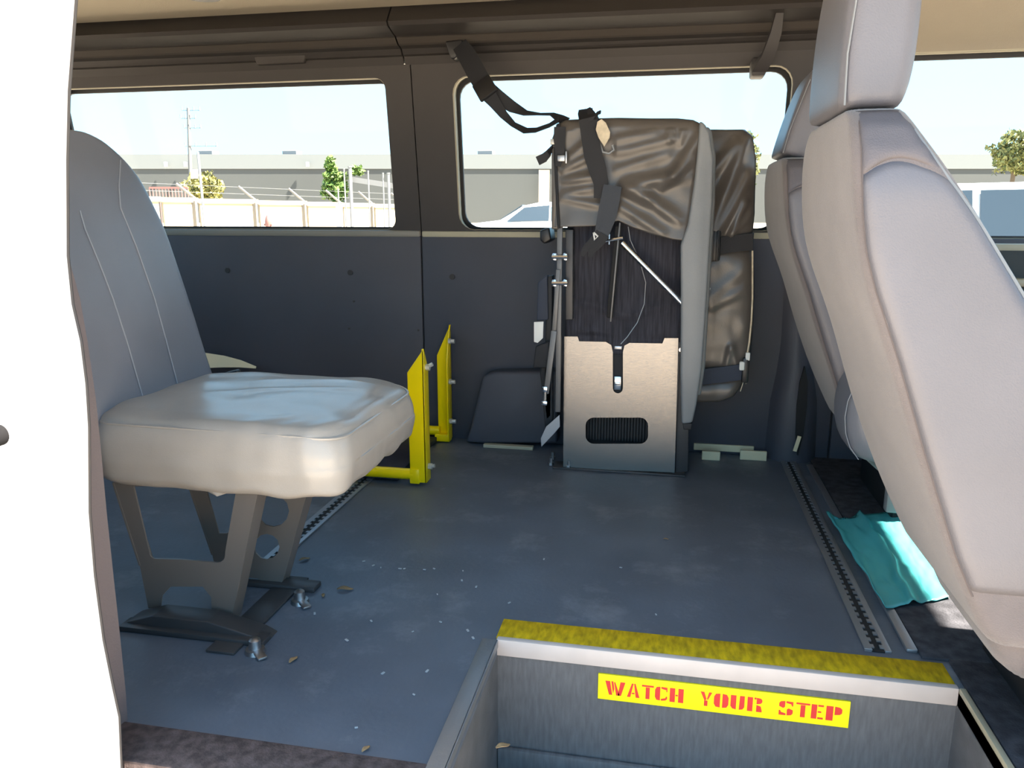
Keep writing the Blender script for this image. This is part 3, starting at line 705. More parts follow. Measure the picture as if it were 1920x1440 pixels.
def rcov(u, v):
    vv = 244+(752-244)*(1-v)
    ur = interp([(244, 1396), (256, 1410), (300, 1417), (400, 1414), (446, 1410), (476, 1409), (510, 1414), (600, 1412), (672, 1406), (716, 1394), (742, 1376), (752, 1352)], vv)
    uu = 1300+(ur-1300)*u; x, z = XZ(2.52, (uu, vv))[0]; y = 2.520-.022*(1-(2*u-1)**6 if u > .5 else 1)*(math.sin(math.pi*min(1, max(0, .04+.93*v))))**.3
    for a, b, h, w_ in RF:
        d, k = segd((x, z), a, b); y -= h*math.exp(-(d/w_)**2)
    for vc in (460, 706): y += .016*math.exp(-((vv-vc)/16)**2)
    return Vector((x, y+.003*noise.noise(Vector((x*20, z*20, 7))), z))
m = MB(); m.grid(40, 110, rcov); obj('rear_cover', m, 'olive_vinyl', fs, True, 180, solid=.003)
# straps round the rear cushion
def rstrap(name, m_, pts, y0, w):
    m = MB(); P = [WY(u, v, y0) for u, v in pts]; P.append(P[-1]+Vector((.006, .05, 0))); m.ribbon(P, (0, 0, 1), w, .003); return obj(name, m, m_, fs, True)
o = rstrap('tie_strap', 'webbing', [(1312, 462), (1350, 461), (1385, 456), (1411, 453)], 2.490, .050)
p = WY(1338, 461, 2.486); m = MB(); m.box(p+Vector((-.026, -.008, -.046)), p+Vector((.020, .004, .046)), .005)
for k in range(3): m.box(p+Vector((-.02+k*.014, -.012, -.046)), p+Vector((-.014+k*.014, -.004, .046)), .002)
obj('strap_buckle', m, 'black_plastic', o, True)
o = rstrap('tie_strap', 'webbing_navy', [(1300, 709), (1350, 703), (1380, 699), (1398, 696)], 2.492, .050)
p = WY(1398, 688, 2.485); m = MB(); m.box(p+Vector((-.010, -.01, -.05)), p+Vector((.010, .01, .03)), .005); m.obox(p, p+Vector((.004, 0, -.055)), (1, 0, 0), .006, .004)
obj('plug', m, 'black_plastic', o, True)
p = WY(1391, 686, 2.478); m = MB(); m.box(p+Vector((-.008, -.006, -.014)), p+Vector((.008, .006, .014)), .004); p = WY(1402, 668, 2.48); m.box(p+Vector((-.007, -.005, -.014)), p+Vector((.007, .005, .012)), .003)
obj('plug_clip', m, 'tag_white', o, True)
m = MB(); m.tube([WY(u, v, 2.488) for u, v in ((1411, 470), (1411, 556), (1409, 600), (1405, 640), (1400, 672))]+[WY(1400, 672, 2.488)], .0028, 6)
obj('cord', m, 'tag_cream', fs, True)
m = MB(); m.tube([WY(u, v, 2.478) for u, v in ((1393, 700), (1395, 712), (1390, 728), (1388, 734))], .0014, 5); obj('cord_tail', m, 'tag_cream', fs, True)
p = XZ(2.495, (1321, 527), (1332, 540), (1327, 552), (1321, 552)); m = MB(); m.prism(p, lambda x, z: Vector((x, 2.485, z)), (0, .003, 0)); obj('care_tag', m, 'tag_white', fs)
# straps over the front cover
SY = CYF-.020
m = MB(); P = [WY(1098, 205, CYF+.05), WY(1098, 212, CYF+.01), WY(1101, 222, SY), WY(1106, 255, SY-.004), WY(1112, 290, SY-.008), WY(1121, 320, SY-.008), WY(1127, 345, SY-.008), WY(1125, 372, SY-.006)]
m.ribbon(P, (1, .0, .1), [.04, .045, .048, .05, .053, .05, .042, .036], .003); sa = obj('tie_strap', m, 'webbing', fs, True)
m = MB(); P = [WY(1149, 348, SY-.012), WY(1144, 375, SY-.012), WY(1138, 405, SY-.012), WY(1128, 440, SY-.006)]; m.ribbon(P, (1, 0, -.15), [.052, .055, .055, .042], .004); obj('strap_end', m, 'webbing_gray', sa, True)
m = MB(); P = [WY(u, v, SY-.008) for u, v in ((1126, 437), (1112, 452), (1098, 466), (1092, 480))]; m.ribbon(P, (.7, 0, .7), [.03, .024, .02, .014], .003)
P = [WY(u, v, SY-.010) for u, v in ((1134, 440), (1124, 456), (1110, 470), (1106, 482))]; m.ribbon(P, (.7, 0, .7), [.03, .024, .02, .014], .003); obj('strap_tail', m, 'webbing', sa, True)
m = MB(); m.tube([WY(u, v, SY-.01) for u, v in ((1113, 436), (1115, 450), (1121, 443), (1113, 436))], .003, 6); obj('strap_hook', m, 'tag_white', sa, True)
m = MB(); P = [WY(1104, 203, CYF+.02), WY(1109, 214, CYF-.0), WY(1114, 226, SY), WY(1118, 236, SY)]; m.ribbon(P, (.9, 0, .3), [.01, .022, .03, .03], .004)
P = [WY(1126, 210, CYF), WY(1119, 213, CYF-.01), WY(1114, 225, SY), WY(1112, 240, SY)]; m.ribbon(P, (.5, 0, .7), [.01, .016, .024, .03], .004); obj('strap_knot', m, 'webbing', sa, True)
T = XZ(SY-.012, (1120, 228), (1128, 223), (1136, 230), (1144, 248), (1143, 258), (1133, 275), (1122, 258), (1117, 243))
m = MB(); m.prism(T, lambda x, z: Vector((x, SY-.012, z)), (0, .004, 0), .001); obj('cream_tag', m, 'tag_cream', fs)  # cream tag beside the strap
m = MB(); m.tube([WY(u, v, SY-.004) for u, v in ((1124, 270), (1130, 285), (1142, 288), (1151, 281), (1148, 272))], .004, 6); obj('pull_loop', m, 'pad_gray', fs, True)
m = MB(); P = [WY(1050, 238, SY), WY(1049, 262, SY), WY(1050, 285, SY), WY(1046, 312, SY)]; m.ribbon(P, (1, 0, 0), [.034, .034, .028, .014], .004); o = obj('edge_strap', m, 'webbing', fs, True)
p = WY(1053, 296, SY-.006); m = MB(); m.box(p+Vector((-.012, -.004, -.010)), p+Vector((.010, .006, .008)), .002); m.box(p+Vector((.011, -.004, -.016)), p+Vector((.016, .006, .018)), .001); obj('clip', m, 'steel', o, True)
m = MB(); P = [WY(1036, 276, CYF), WY(1028, 288, CYF-.01), WY(1020, 296, CYF-.01), WY(1008, 302, CYF-.01)]; m.ribbon(P, (.5, 0, .9), [.024, .026, .026, .026], .004); obj('strap_tail', m, 'webbing', o, True)
p = WY(1037, 266, CYF); obj('clip', MB().box(p+Vector((-.008, -.004, -.008)), p+Vector((.008, .006, .008)), .002), 'bolt_white', o, True)
# left linkage
LY = 2.375
m = MB(); m.obox(WY(1050, 424, LY), WY(1046, 772, LY), (1, 0, 0), .016, .012, .002); lk = obj('link_bar', m, 'steel_dull', fs, True)
m = MB(); m.obox(WY(1047, 505, LY-.012), WY(1039, 620, LY-.012), (1, 0, 0), .014, .006, .002); m.obox(WY(1039, 620, LY-.012), WY(1024, 738, LY-.012), (1, 0, 0), .018, .006, .002); obj('link_bar', m, 'steel_dull', fs, True)
for v in (482, 531):
    a, b = WY(1035, v, LY-.012), WY(1064, v, LY-.012); m = MB(); m.cyl(a, b, .007, 8); m.box(a+Vector((0, -.004, -.011)), a+Vector((.014, .01, .011)), .003); m.box(b+Vector((-.014, -.004, -.011)), b+Vector((0, .01, .011)), .003)
    obj('pivot_bolt', m, 'chrome', lk, True)
m = MB(); a = WY(1022, 730, LY-.012); b = WY(1021, 757, LY-.012); m.cyl(a, b, .006, 8); m.box(a+Vector((-.008, -.008, -.008)), a+Vector((.008, .008, .01)), .002); m.box(b+Vector((-.009, -.008, -.004)), b+Vector((.009, .008, .010)), .002); obj('pivot_bolt', m, 'chrome', lk, True)
yz_side('inner_rail', 'steel_dark', [(1060, 430), (1075, 430), (1074, 600), (1060, 600)], LY+.02, LY+.06, bev=.003)
yz_side('frame_tube', 'rubber', [(1024, 520), (1036, 516), (1034, 780), (1024, 790), (1012, 700), (1022, 640)], LY+.03, LY+.07, bev=.004)
yz_side('belt_bundle', 'webbing', [(1004, 650), (1030, 640), (1030, 690), (999, 690)], LY, LY+.03, bev=.004)
yz_side('belt_bundle', 'webbing_navy', [(1008, 530), (1026, 515), (1028, 600), (1006, 602)], LY+.02, LY+.05, bev=.004)
yz_side('belt_bundle', 'webbing', [(1020, 690), (1036, 690), (1036, 800), (1022, 810), (1018, 760)], LY+.03, LY+.06, bev=.004)
yz_side('belt_label', 'tag_white', [(1001, 604), (1019, 603), (1018, 634), (1008, 643), (1001, 641)], LY, LY+.004, bev=.001)
yz_side('loose_strap', 'strap_gray', [(1049, 778), (1050, 800), (1038, 814), (1015, 838), (1014, 822), (1024, 800)], LY-.01, LY-.007, bev=.001)
yz_side('latch_knob', 'black_plastic', [(1012, 432), (1030, 426), (1034, 450), (1020, 458), (1012, 450)], 2.50, 2.60, bev=.006)
# gas strut and chrome stay
m = MB(); a, b = WY(1160, 424, 2.365), WY(1143, 596, 2.365); m.obox(a, b, (1, 0, 0), .020, .016, .004); gs = obj('gas_strut', m, 'slot_black', fs, True)
m = MB(); m.obox(a+Vector((.004, -.011, .01)), b+Vector((.004, -.011, -.01)), (1, 0, 0), .0045, .003, .0008); obj('strut_rod', m, 'steel_dull', gs, True)
m = MB(); m.cyl(WY(1166, 455, 2.362), WY(1284, 574, 2.362), .0088, 14); obj('stay_rod', m, 'chrome', fs, True)
m = MB(); a, b = WY(1134, 452, 2.352), WY(1168, 446, 2.352); m.cyl(a, b, .005, 8); m.cyl(a+Vector((.012, 0, -.01)), a+Vector((.012, 0, .02)), .004, 8); obj('cross_pin', m, 'chrome', fs, True)
m = MB(); m.tube([WY(u, v, 2.372) for u, v in ((1178, 425), (1182, 450), (1200, 490), (1211, 530), (1208, 570), (1195, 605), (1176, 632), (1164, 645))], .0015, 5); obj('release_cable', m, 'steel', fs, True)
yz_side('side_bracket', 'steel_dark', [(1272, 640), (1294, 640), (1290, 884), (1266, 888)], BY+.02, BY+.06, bev=.002)
p = WY(1277, 655, BY); obj('rivet', MB().cyl(p, p+Vector((0, -.01, 0)), .007, 10), 'chrome', fs, True)

# ================================================================== SEAT BELT from the far wall to the folded seat
sb = thing('seat_belt', 'black webbing belt slung from upper wall anchor to the folded seat top', 'seat belt', WY(850, 88, hy-.06))
A = WY(850, 90, hy-.075)
m = MB(); m.prism([(A.x+a, A.z+b) for a, b in ((-.028, .022), (.03, .025), (.03, .006), (.006, -.032), (-.010, -.032))], lambda x, z: Vector((x, A.y, z)), (0, .05, 0), .006)
obj('anchor', m, 'black_plastic', sb, True)
pts = [(862, 84), (876, 105), (890, 130), (902, 152), (910, 166)]; Yb = [hy-.085, hy-.12, hy-.15, 2.45, 2.43]
P = [WY(u, v, y) for (u, v), y in zip(pts, Yb)]
m = MB(); m.ribbon(P, (.85, 0, .5), [.05, .058, .06, .058, .055], .004); obj('webbing', m, 'webbing', sb, True)
p = WY(909, 165, 2.425); d = (P[-1]-P[-2]).normalized(); m = MB(); m.obox(p-d*.035, p+d*.038, (.85, 0, .5), .062, .012, .004); obj('adjuster', m, 'black_plastic', sb, True)
pts = [(912, 166), (935, 183), (960, 200), (985, 212), (1010, 214), (1035, 214), (1050, 222), (1062, 228)]
P = [WY(u, v, 2.425-.006*i) for i, (u, v) in enumerate(pts)]
m = MB(); m.ribbon(P, [Vector((.5, 0, .85))]*3+[Vector((.2, .8, .55)), Vector((0, 1, .3)), Vector((0, 1, .35)), Vector((.3, .8, .6)), Vector((.3, .6, .6))], [.05, .042, .034, .028, .028, .032, .036, .034], .003); obj('upper_run', m, 'webbing', sb, True)
pts = [(912, 172), (928, 193), (944, 215), (962, 233), (985, 245), (1005, 244), (1030, 235), (1048, 224)]
P = [WY(u, v, 2.415-.006*i) for i, (u, v) in enumerate(pts)]
m = MB(); m.ribbon(P, [Vector((.85, 0, .6))]*2+[Vector((.7, .4, .7)), Vector((.5, .8, .5)), Vector((.1, .8, .7)), Vector((-.2, .8, .6)), Vector((0, .8, .6)), Vector((0, .8, .6))], [.05, .036, .026, .022, .026, .022, .022, .03], .003); obj('lower_run', m, 'webbing', sb, True)

# ================================================================== FRONT SEATS
ps = thing('front_seat', 'big pale grey front seat close by on the right, seen from behind', 'seat', (.75, 1.325, 0), 'front seats')
rear = [(.16, .50), (.22, .468), (.35, .403), (.5, .345), (.625, .300), (.72, .262), (.77, .246), (.82, .237), (.88, .231), (.92, .229), (.96, .230)]
front = [(.16, .80), (.22, .78), (.35, .69), (.5, .60), (.625, .52), (.733, .447), (.78, .415), (.812, .393), (.865, .352), (.91, .321), (.94, .305), (.96, .300)]
nearside = [(.16, 1.13), (.22, 1.12), (.35, 1.105), (.5, 1.10), (.85, 1.10), (.90, 1.108), (.93, 1.125), (.955, 1.165), (.965, 1.19)]
def sloop(z, g=0):
    xa, xb, ya = interp(rear, z), interp(front, z), interp(nearside, z); yb = 2.65-ya
    r = min(.026, (xb-xa)*.3)
    return [Vector((x, y, z)) for x, y in rrect(xa-g, xb+g, ya-g, yb+g, r, 6)]
m = MB(); L = [sloop(z) for z in (.20, .22, .28, .35, .42, .5, .56, .625, .68, .72, .77, .82, .86, .89, .915, .935, .95, .962)]
for v in L[0]: v.x += (.55-v.x)*.12
m.loft(L); 
def dent(co, no): return co+no*.004*noise.noise(Vector((co.x*7, co.y*7, co.z*7)))
m.disp(dent); bk = obj('backrest', m, 'seat_fabric', ps, True, sub=1)
# outboard side panel in pale vinyl
def roundoff(d, r=.026): return r-math.sqrt(max(0, r*r-max(0, r-d)**2))
def side_arc(u): return .886-.020*(2*u-1)**2
def side_at(u, z, bul):
    xa, xb, y = interp(rear, z), interp(front, z), interp(nearside, z)
    a, b = xa+.010, xb-.010; x = a+(b-a)*u
    return Vector((x, y+roundoff(min(x-xa, xb-x))+.0015-bul, z))
def sidepatch(u, v):
    z = .30+(side_arc(u)-.30)*v
    return side_at(u, z, .0055*(1-(2*u-1)**14)*(1-(2*v-1)**20))
def shoulder(u, v):
    z0 = side_arc(u)+.002; z = z0+(.952-z0)*v
    return side_at(u, z, .0045*(1-(2*u-1)**14)*(1-(2*v-1)**20))
m = MB(); m.grid(24, 44, sidepatch); obj('side_panel', m, 'seat_vinyl_light', bk, True, 180, solid=.003)
m = MB(); m.grid(24, 12, shoulder); obj('shoulder_panel', m, 'seat_shoulder', bk, True, 180, solid=.003)
# seam along the rear corner, piping along the front edge, paler to imitate its sky highlight
m = MB(); m.tube([side_at(0, z, .001) for z in [.29+.0165*k for k in range(41)]], .0017, 6); obj('seam', m, 'seam_dark', bk, True)
m = MB(); m.tube([side_at(1, z, .001) for z in [.30+.016*k for k in range(40)]], .0035, 6); obj('piping', m, 'pad_gray', bk, True)
# headrest
m = MB(); L = []
for z, xa, xb, hwid in ((.958, .226, .302, .135), (.968, .222, .307, .140), (.99, .221, .314, .142), (1.03, .221, .318, .142), (1.08, .222, .319, .142), (1.14, .226, .318, .140), (1.19, .232, .314, .134), (1.225, .244, .302, .115), (1.238, .262, .286, .09)):
    L.append([Vector((x, y, z)) for x, y in rrect(xa, xb, 1.325-hwid, 1.325+hwid, min(.03, (xb-xa)*.4), 6)])
m.loft(L); hr = obj('headrest', m, 'seat_vinyl_light', ps, True, sub=1)
m = MB(); m.tube([Vector((interp([(.96, .229), (1.03, .227), (1.2, .24)], z), 1.191, z)) for z in (.964, .99, 1.03, 1.08, 1.13, 1.18)], .0016, 6); obj('seam', m, 'pad_gray', hr, True)
# cushion and base
m = MB(); L = []
for z, ins in ((.255, .03), (.26, .01), (.30, 0), (.38, 0), (.42, .012), (.44, .04)):
    L.append([Vector((x, y, z)) for x, y in rrect(.50+ins, 1.05-ins, 1.10+ins, 1.55-ins, .07, 6)])
m.loft(L); obj('seat_cushion', m, 'seat_fabric', ps, True, sub=1)
m = MB(); L = []
for z, xa, ya in ((.262, .505, 1.14), (.22, .485, 1.15), (.15, .51, 1.16), (.11, .56, 1.18)):
    L.append([Vector((x, y, z)) for x, y in rrect(xa, 1.0, ya, 1.48, .04, 6)])
m.loft(L[::-1]); obj('lower_cover', m, 'seat_fabric', ps, True, sub=1)
obj('seat_box', MB().box((.62, 1.18, .0), (1.0, 1.50, .13), .01), 'rubber', ps, True)
m = MB(); m.prism([(.545, .13), (.56, .24), (.62, .28), (1.0, .27), (1.0, .10), (.58, .09)], lambda x, z: Vector((x, 1.115, z)), (0, .03, 0), .012); obj('side_valance', m, 'body_beige', ps, True)
# the driver's seat: a copy further across
def copy_tree(o, parent=None):
    c = o.copy(); COL.objects.link(c)
    if parent: c.parent = parent
    for ch in [q for q in bpy.data.objects if q.parent == o]: copy_tree(ch, c)
    return c
ds = copy_tree(ps); ds.location = (.75+.045, 1.325+.985, 0); ds['label'] = 'grey front seat farther back, half hidden behind the big pale one'
BASE[ds] = Vector(ds.location)
for c_ in ds.children:
    if c_.name.startswith('headrest'):
        piv = Vector((.27, 1.325, .96))-Vector((.75, 1.325, 0))
        c_.matrix_local = Matrix.Translation(piv) @ Matrix.Rotation(math.radians(14), 4, 'Y') @ Matrix.Scale(.86, 4) @ Matrix.Translation(-piv)
m = MB(); L = []
for z, xa, xb, ins in ((.222, .50, .70, .05), (.232, .47, .72, .02), (.27, .445, .74, .0), (.34, .432, .74, .0), (.40, .44, .74, .0), (.44, .46, .74, .01), (.455, .50, .72, .03)):
    L.append([Vector((x, y, z)) for x, y in rrect(xa, xb, 1.90+ins, 2.12-ins, .05, 6)])
m.loft(L)
ab = obj('armrest', m, 'vinyl_gray', ds, True, sub=1)
m = MB(); m.tube([Vector((x-.0005, 1.93, z)) for x, z in ((.474, .236), (.452, .265), (.439, .30), (.434, .34), (.437, .38), (.45, .42))], .0012, 6); obj('stitch_line', m, 'stitch', ab, True)
obj('seat_belt_stalk', MB().box((.55, 1.94, .10), (.60, 1.97, .24), .006), 'pad_gray', ds, True)
obj('seat_riser', MB().box((.62, 2.13, 0), (1.0, 2.5, .24), .01), 'rubber', ds, True)

# ================================================================== TEAL SHEET ON THE FLOOR
cs = [WZ(*q, .012) for q in ((1548, 966), (1688, 962), (1790, 1120), (1655, 1142))]
def sheet(u, v):
    a = cs[3].lerp(cs[2], u); b = cs[0].lerp(cs[1], u); p = a.lerp(b, v)
    z = .013+.006*noise.noise(Vector((u*3, v*2, 1)))+.012*math.exp(-((u-.42-.05*math.sin(v*3))/.05)**2)+.012*math.exp(-((u-.02)/.05)**2)+.003*noise.noise(Vector((u*14, v*14, 4)))
    e = .010*noise.noise(Vector((u*6, v*6, 9)))
    if v > .97 and u < .45: p += Vector((0, -.03*math.sin(u*7), 0))
    z += .03*max(0, u-.75)
    return Vector((p.x+e, p.y+e, z))
m = MB(); m.grid(44, 40, sheet)
tag(obj('plastic_sheet', m, 'teal_film', None, True, 180, solid=.001), 'crumpled teal plastic sheet on the dark floor beside the pale front seat', 'plastic sheet')

# ================================================================== LITTER ON THE FLOOR
def leaf(u, v, s, rot, label):
    p = WZ(u, v, .004); m = MB()
    def fn(a, b):
        w_ = math.sin(math.pi*(.08+.86*a))*.45; y_ = (b-.5)*2*w_; x_ = (a-.5)*2
        z_ = .25*abs(y_)+.12*math.sin(a*5)+.05
        c, s_ = math.cos(rot), math.sin(rot)
        return Vector((p.x+(x_*c-y_*s_)*s, p.y+(x_*s_+y_*c)*s, .003+max(0, z_)*s))
    m.grid(8, 4, fn); tag(obj('dry_leaf', m, 'leaf', None, True, 180, solid=.0006), label, 'leaf', 'dry leaf scraps on the van floor')
leaf(647, 1104, .018, .3, 'tan dry leaf scrap on open floor right of the seat pedestal')
leaf(571, 1048, .014, .9, 'orange brown leaf scrap beside the left floor track')
leaf(550, 1236, .012, 1.4, 'small curled leaf scrap in front of the nearer pedestal bolt')
leaf(606, 1115, .009, 2.0, 'tiny pinkish leaf scrap beside the farther pedestal bolt')
leaf(686, 1403, .009, 1.2, 'leaf scrap on the brown door sill carpet')
leaf(1249, 1010, .007, .2, 'tiny yellow leaf scrap on floor before the folded seat')
leaf(943, 1398, .012, .6, 'brown leaf scrap in the left corner of the step well')
rnd = random.Random(3); m = MB()
for u, v in ((682, 1052), (700, 1060), (714, 1064), (750, 1066), (758, 1066), (796, 1068), (814, 1066), (868, 1070), (866, 1088), (893, 1100), (820, 1114), (696, 1164), (774, 1184), (826, 1166), (877, 1182), (887, 1196), (718, 1262), (801, 1258), (776, 1302), (668, 1364), (1164, 1064), (1230, 1152), (1020, 1048), (955, 1130), (487, 1085), (590, 1150), (650, 1200)):
    p = WZ(u, v, .002); a = rnd.random()*3; s = .0022+.002*rnd.random()
    m.obox(p-Vector((math.cos(a), math.sin(a), 0))*s, p+Vector((math.cos(a), math.sin(a), 0))*s, (-math.sin(a), math.cos(a), 0), s, .0015)
o = tag(obj('grit', m, 'crumb'), 'pale crumbs of grit scattered over the blue grey floor', 'grit'); o['kind'] = 'stuff'

# ================================================================== OUTSIDE
GZ = -.65
struct(obj('ground', MB().box((-160, -60, GZ-.1), (160, 170, GZ)), 'asphalt'))
def far(u, v, dist):        # a point on the sight line at a real distance
    d = FW+RT*((u-960)/FPX)+DN*((v-720)/FPX); return CAM+d*dist
# boundary fence
fa, fb = far(200, 369, 22), far(1120, 396, 40)
fe = thing('boundary_fence', 'cream walled yard fence with grey posts and slanted barbed wire arms', 'fence', (fa.x, fa.y, GZ))
posts = [(395, 0), (482, 0), (575, 0), (640, 0)]
def on_fence(u):
    best = min((abs(((fa.lerp(fb, t/400)-CAM).dot(RT)/(fa.lerp(fb, t/400)-CAM).dot(FW))*FPX+960-u), t/400) for t in range(401)); return fa.lerp(fb, best[1])
us = [205, 250, 300, 368, 480, 574, 640, 700, 760, 800]
P = [on_fence(u) for u in us]
for a, b in zip(P, P[1:]):
    d = (b-a).normalized(); a2 = a+d*.07; b2 = b-d*.07; h = (a.z+b.z)/2
    obj('fence_panel', MB().obox(Vector((a2.x, a2.y, (GZ+h)/2)), Vector((b2.x, b2.y, (GZ+h)/2)), (0, 0, 1), h-GZ-.1, .1), 'fence_cream', fe)
    obj('fence_cap', MB().obox(Vector((a.x, a.y, h-.03)), Vector((b.x, b.y, h-.03)), (0, 0, 1), .14, .2), 'fence_cream', fe)
for p in P[3:]:
    obj('fence_post', MB().box((p.x-.06, p.y-.2, GZ), (p.x+.06, p.y-.08, p.z-.05)), 'fence_post', fe)
    obj('wire_arm', MB().obox(p+Vector((.05, -.1, 0)), p+Vector((-.42, -.35, .46)), (1, 0, 0), .06, .05), 'galv', fe)
for k in range(2):
    q = Vector((-.2*(k+1), -.17*(k+1), .22*(k+1))); m = MB(); m.tube([p+q for p in P], .004, 4); obj('barbed_wire', m, 'galv', fe)
# gate posts on the right part of the fence
for i, (u, v0, w_) in enumerate(((634, 356, .022), (645, 318, .022), (656, 314, .05), (690, 322, .022), (718, 326, .022), (728, 326, .04))):
    p = far(u, v0, 21); m = MB(); m.cyl((p.x, p.y, GZ), (p.x, p.y, p.z), w_, 8); m.cyl((p.x, p.y, p.z), (p.x, p.y, p.z+.03), w_*1.3, 8)
    places = ['shortest and leftmost', 'second from left', 'thickest', 'fourth from left', 'fifth from left', 'rightmost']
    tag(obj('gate_post', m, 'galv'), places[i]+' of the grey gate posts seen in the left window', 'post', 'grey gate posts')
m = MB(); m.obox(far(657, 336, 21.3), far(748, 350, 21.3), (0, 0, 1), .14, .08); tag(obj('gate_rail', m, 'galv'), 'pale sloping gate rail crossing behind the thin gate posts', 'rail')
m = MB(); a = far(641, 420, 20.5); m.box((a.x-.15, a.y, GZ), (a.x+.0, a.y+.1, far(641, 384, 20.5).z)); tag(obj('sign_board', m, 'bolt_white'), 'small pale board at the foot of the tree by the gate', 'board')
# warehouse
wa, wb = far(-300, 293, 118), far(2200, 293, 118)
wh = thing('warehouse', 'long flat grey warehouse with paler upper band across both windows', 'building', ((wa.x+wb.x)/2, (wa.y+wb.y)/2, GZ))
tz_ = wa.z; mz = far(600, 319, 118).z
obj('wall', MB().obox(Vector((wa.x, wa.y, (mz+GZ)/2)), Vector((wb.x, wb.y, (mz+GZ)/2)), (0, 0, 1), mz-GZ, 8), 'warehouse_gray', wh)
obj('upper_band', MB().obox(Vector((wa.x, wa.y, (mz+tz_)/2)), Vector((wb.x, wb.y, (mz+tz_)/2)), (0, 0, 1), tz_-mz, 8.3), 'warehouse_light', wh)
for u in (392, 548, 912):
    p = far(u, 290, 124); obj('roof_unit', MB().box(p+Vector((-1.2, -1, -.3)), p+Vector((1.2, 1, .55)), .05), 'roof_unit', wh)
for u in (310, 347, 576):
    p = far(u, 308, 113.6); obj('wall_light', MB().box(p+Vector((-.2, -.1, -.35)), p+Vector((.2, .3, .35)), .05), 'bolt_white', wh)
obj('loading_door', MB().obox(far(1010, 352, 113.6), far(1030, 352, 113.6), (0, 0, 1), 5, .4), 'fence_cream', wh)
# utility pole
p = far(357, 390, 62)
up = thing('utility_pole', 'tall wooden utility pole with crossarms rising behind the fence', 'pole', (p.x, p.y, GZ))
t_ = far(353, 203, 62)
obj('pole', MB().tube([(p.x, p.y, GZ), t_], [.17, .12], 10), 'pole_wood', up, True)
for v, ua, ub in ((207, 341, 374), (222, 339, 366), (240, 345, 376), (274, 347, 406)):
    a, b = far(ua, v, 62), far(ub, v, 62); o = obj('crossarm', MB().obox(a, b, (0, 0, 1), .05, .05), 'pole_wood', up)
    m = MB()
    for k in range(4): q = a.lerp(b, k/3); m.cyl(q, q+Vector((0, 0, .28)), .055, 6)
    obj('insulator', m, 'galv', o)
# thin sign pole
p = far(385, 430, 17); t_ = far(371, 286, 17)
sp_ = thing('sign_pole', 'thin leaning pale pole with small white square sign by utility pole', 'pole', (p.x, p.y, GZ))
obj('shaft', MB().tube([Vector((p.x, p.y, GZ)), p, t_], .028, 8), 'galv', sp_, True)
q = far(365, 326, 17); obj('sign_plate', MB().box(q+Vector((-.09, -.02, -.10)), q+Vector((.09, 0, .10)), .004), 'bolt_white', sp_)
# trees and bushes
def crown(name, c, r, n, m_, parent, seed, size):
    rg = random.Random(seed); V = []; F = []
    for k in range(n):
        while True:
            d = Vector((rg.uniform(-1, 1), rg.uniform(-1, 1), rg.uniform(-1, 1)))
            if .25 < d.length < 1: break
        d *= (.75+.45*noise.noise(d*2.2+Vector((seed, 0, 0))))
        p = Vector((c[0]+d.x*r[0], c[1]+d.y*r[1], c[2]+d.z*r[2]))
        a = Vector((rg.gauss(0, 1), rg.gauss(0, 1), rg.gauss(0, 1))).normalized()*size; b = a.cross(Vector((rg.gauss(0, 1), rg.gauss(0, 1), rg.gauss(0, 1)))).normalized()*size*.5
        i = len(V); V += [p-a, p+b, p+a, p-b]; F.append((i, i+1, i+2, i+3))
    bm = bmesh.new(); vs_ = [bm.verts.new(v) for v in V]
    for f in F: bm.faces.new([vs_[i] for i in f])
    mb = MB(); mb.bm.free(); mb.bm = bm
    o = obj(name, mb, m_, parent); o['kind'] = 'stuff'; return o
def tree(label, cat, u, v, dist, ru, rv, m_, n, seed, size):
    c = far(u, v, dist); s = dist/FPX
    t = thing('tree' if cat == 'tree' else 'bush', label, cat, (c.x, c.y, GZ))
    crown('crown', c, (ru*s, ru*s*.8, rv*s), n, m_, t, seed, size)
    obj('trunk', MB().tube([(c.x, c.y, GZ), (c.x, c.y, c.z)], [ru*s*.09+.03, ru*s*.05+.02], 8), 'bark', t, True)
    return t
t = tree('olive brown bush behind the fence at the foot of utility pole', 'bush', 384, 352, 40, 46, 34, 'foliage_b', 1500, 1, .12)
t = tree('bright green young tree behind the fence near the gate posts', 'tree', 628, 350, 30, 32, 36, 'foliage_a', 1300, 2, .11)
c = far(620, 312, 30); crown('crown', c, (.27, .25, .5), 300, 'foliage_a', t, 5, .10)
c = far(668, 320, 30); crown('crown', c, (.4, .3, .22), 250, 'foliage_a', t, 6, .10)
tree('faint green treetop seen beyond the folded rear cushion', 'tree', 1395, 300, 60, 36, 62, 'foliage_c', 900, 3, .22)
tree('round olive tree in the front window at the right edge', 'tree', 1905, 288, 40, 52, 52, 'foliage_c', 2200, 4, .13)
# reddish fence railing left
m = MB(); a, b = far(280, 352, 34), far(352, 352, 34)
m.obox(a, b, (0, 0, 1), .08, .05)
for k in range(13):
    q = a.lerp(b, k/12); m.cyl(Vector((q.x, q.y, GZ)), q, .03, 5)
tag(obj('railing', m, 'red_paint'), 'reddish railing behind the cream fence left of the bush', 'railing')
p = far(503, 418, 20.5); m = MB(); m.tube([(p.x, p.y, GZ), (p.x, p.y, p.z-.05), (p.x, p.y, p.z), (p.x, p.y, p.z+.12), (p.x, p.y, p.z+.2)], [.07, .07, .09, .07, .03], 12); m.cyl((p.x-.11, p.y, p.z-.05), (p.x+.11, p.y, p.z-.05), .035, 10)
tag(obj('hydrant', m, 'red_paint', None, True), 'small red hydrant standing before the cream fence wall', 'hydrant')
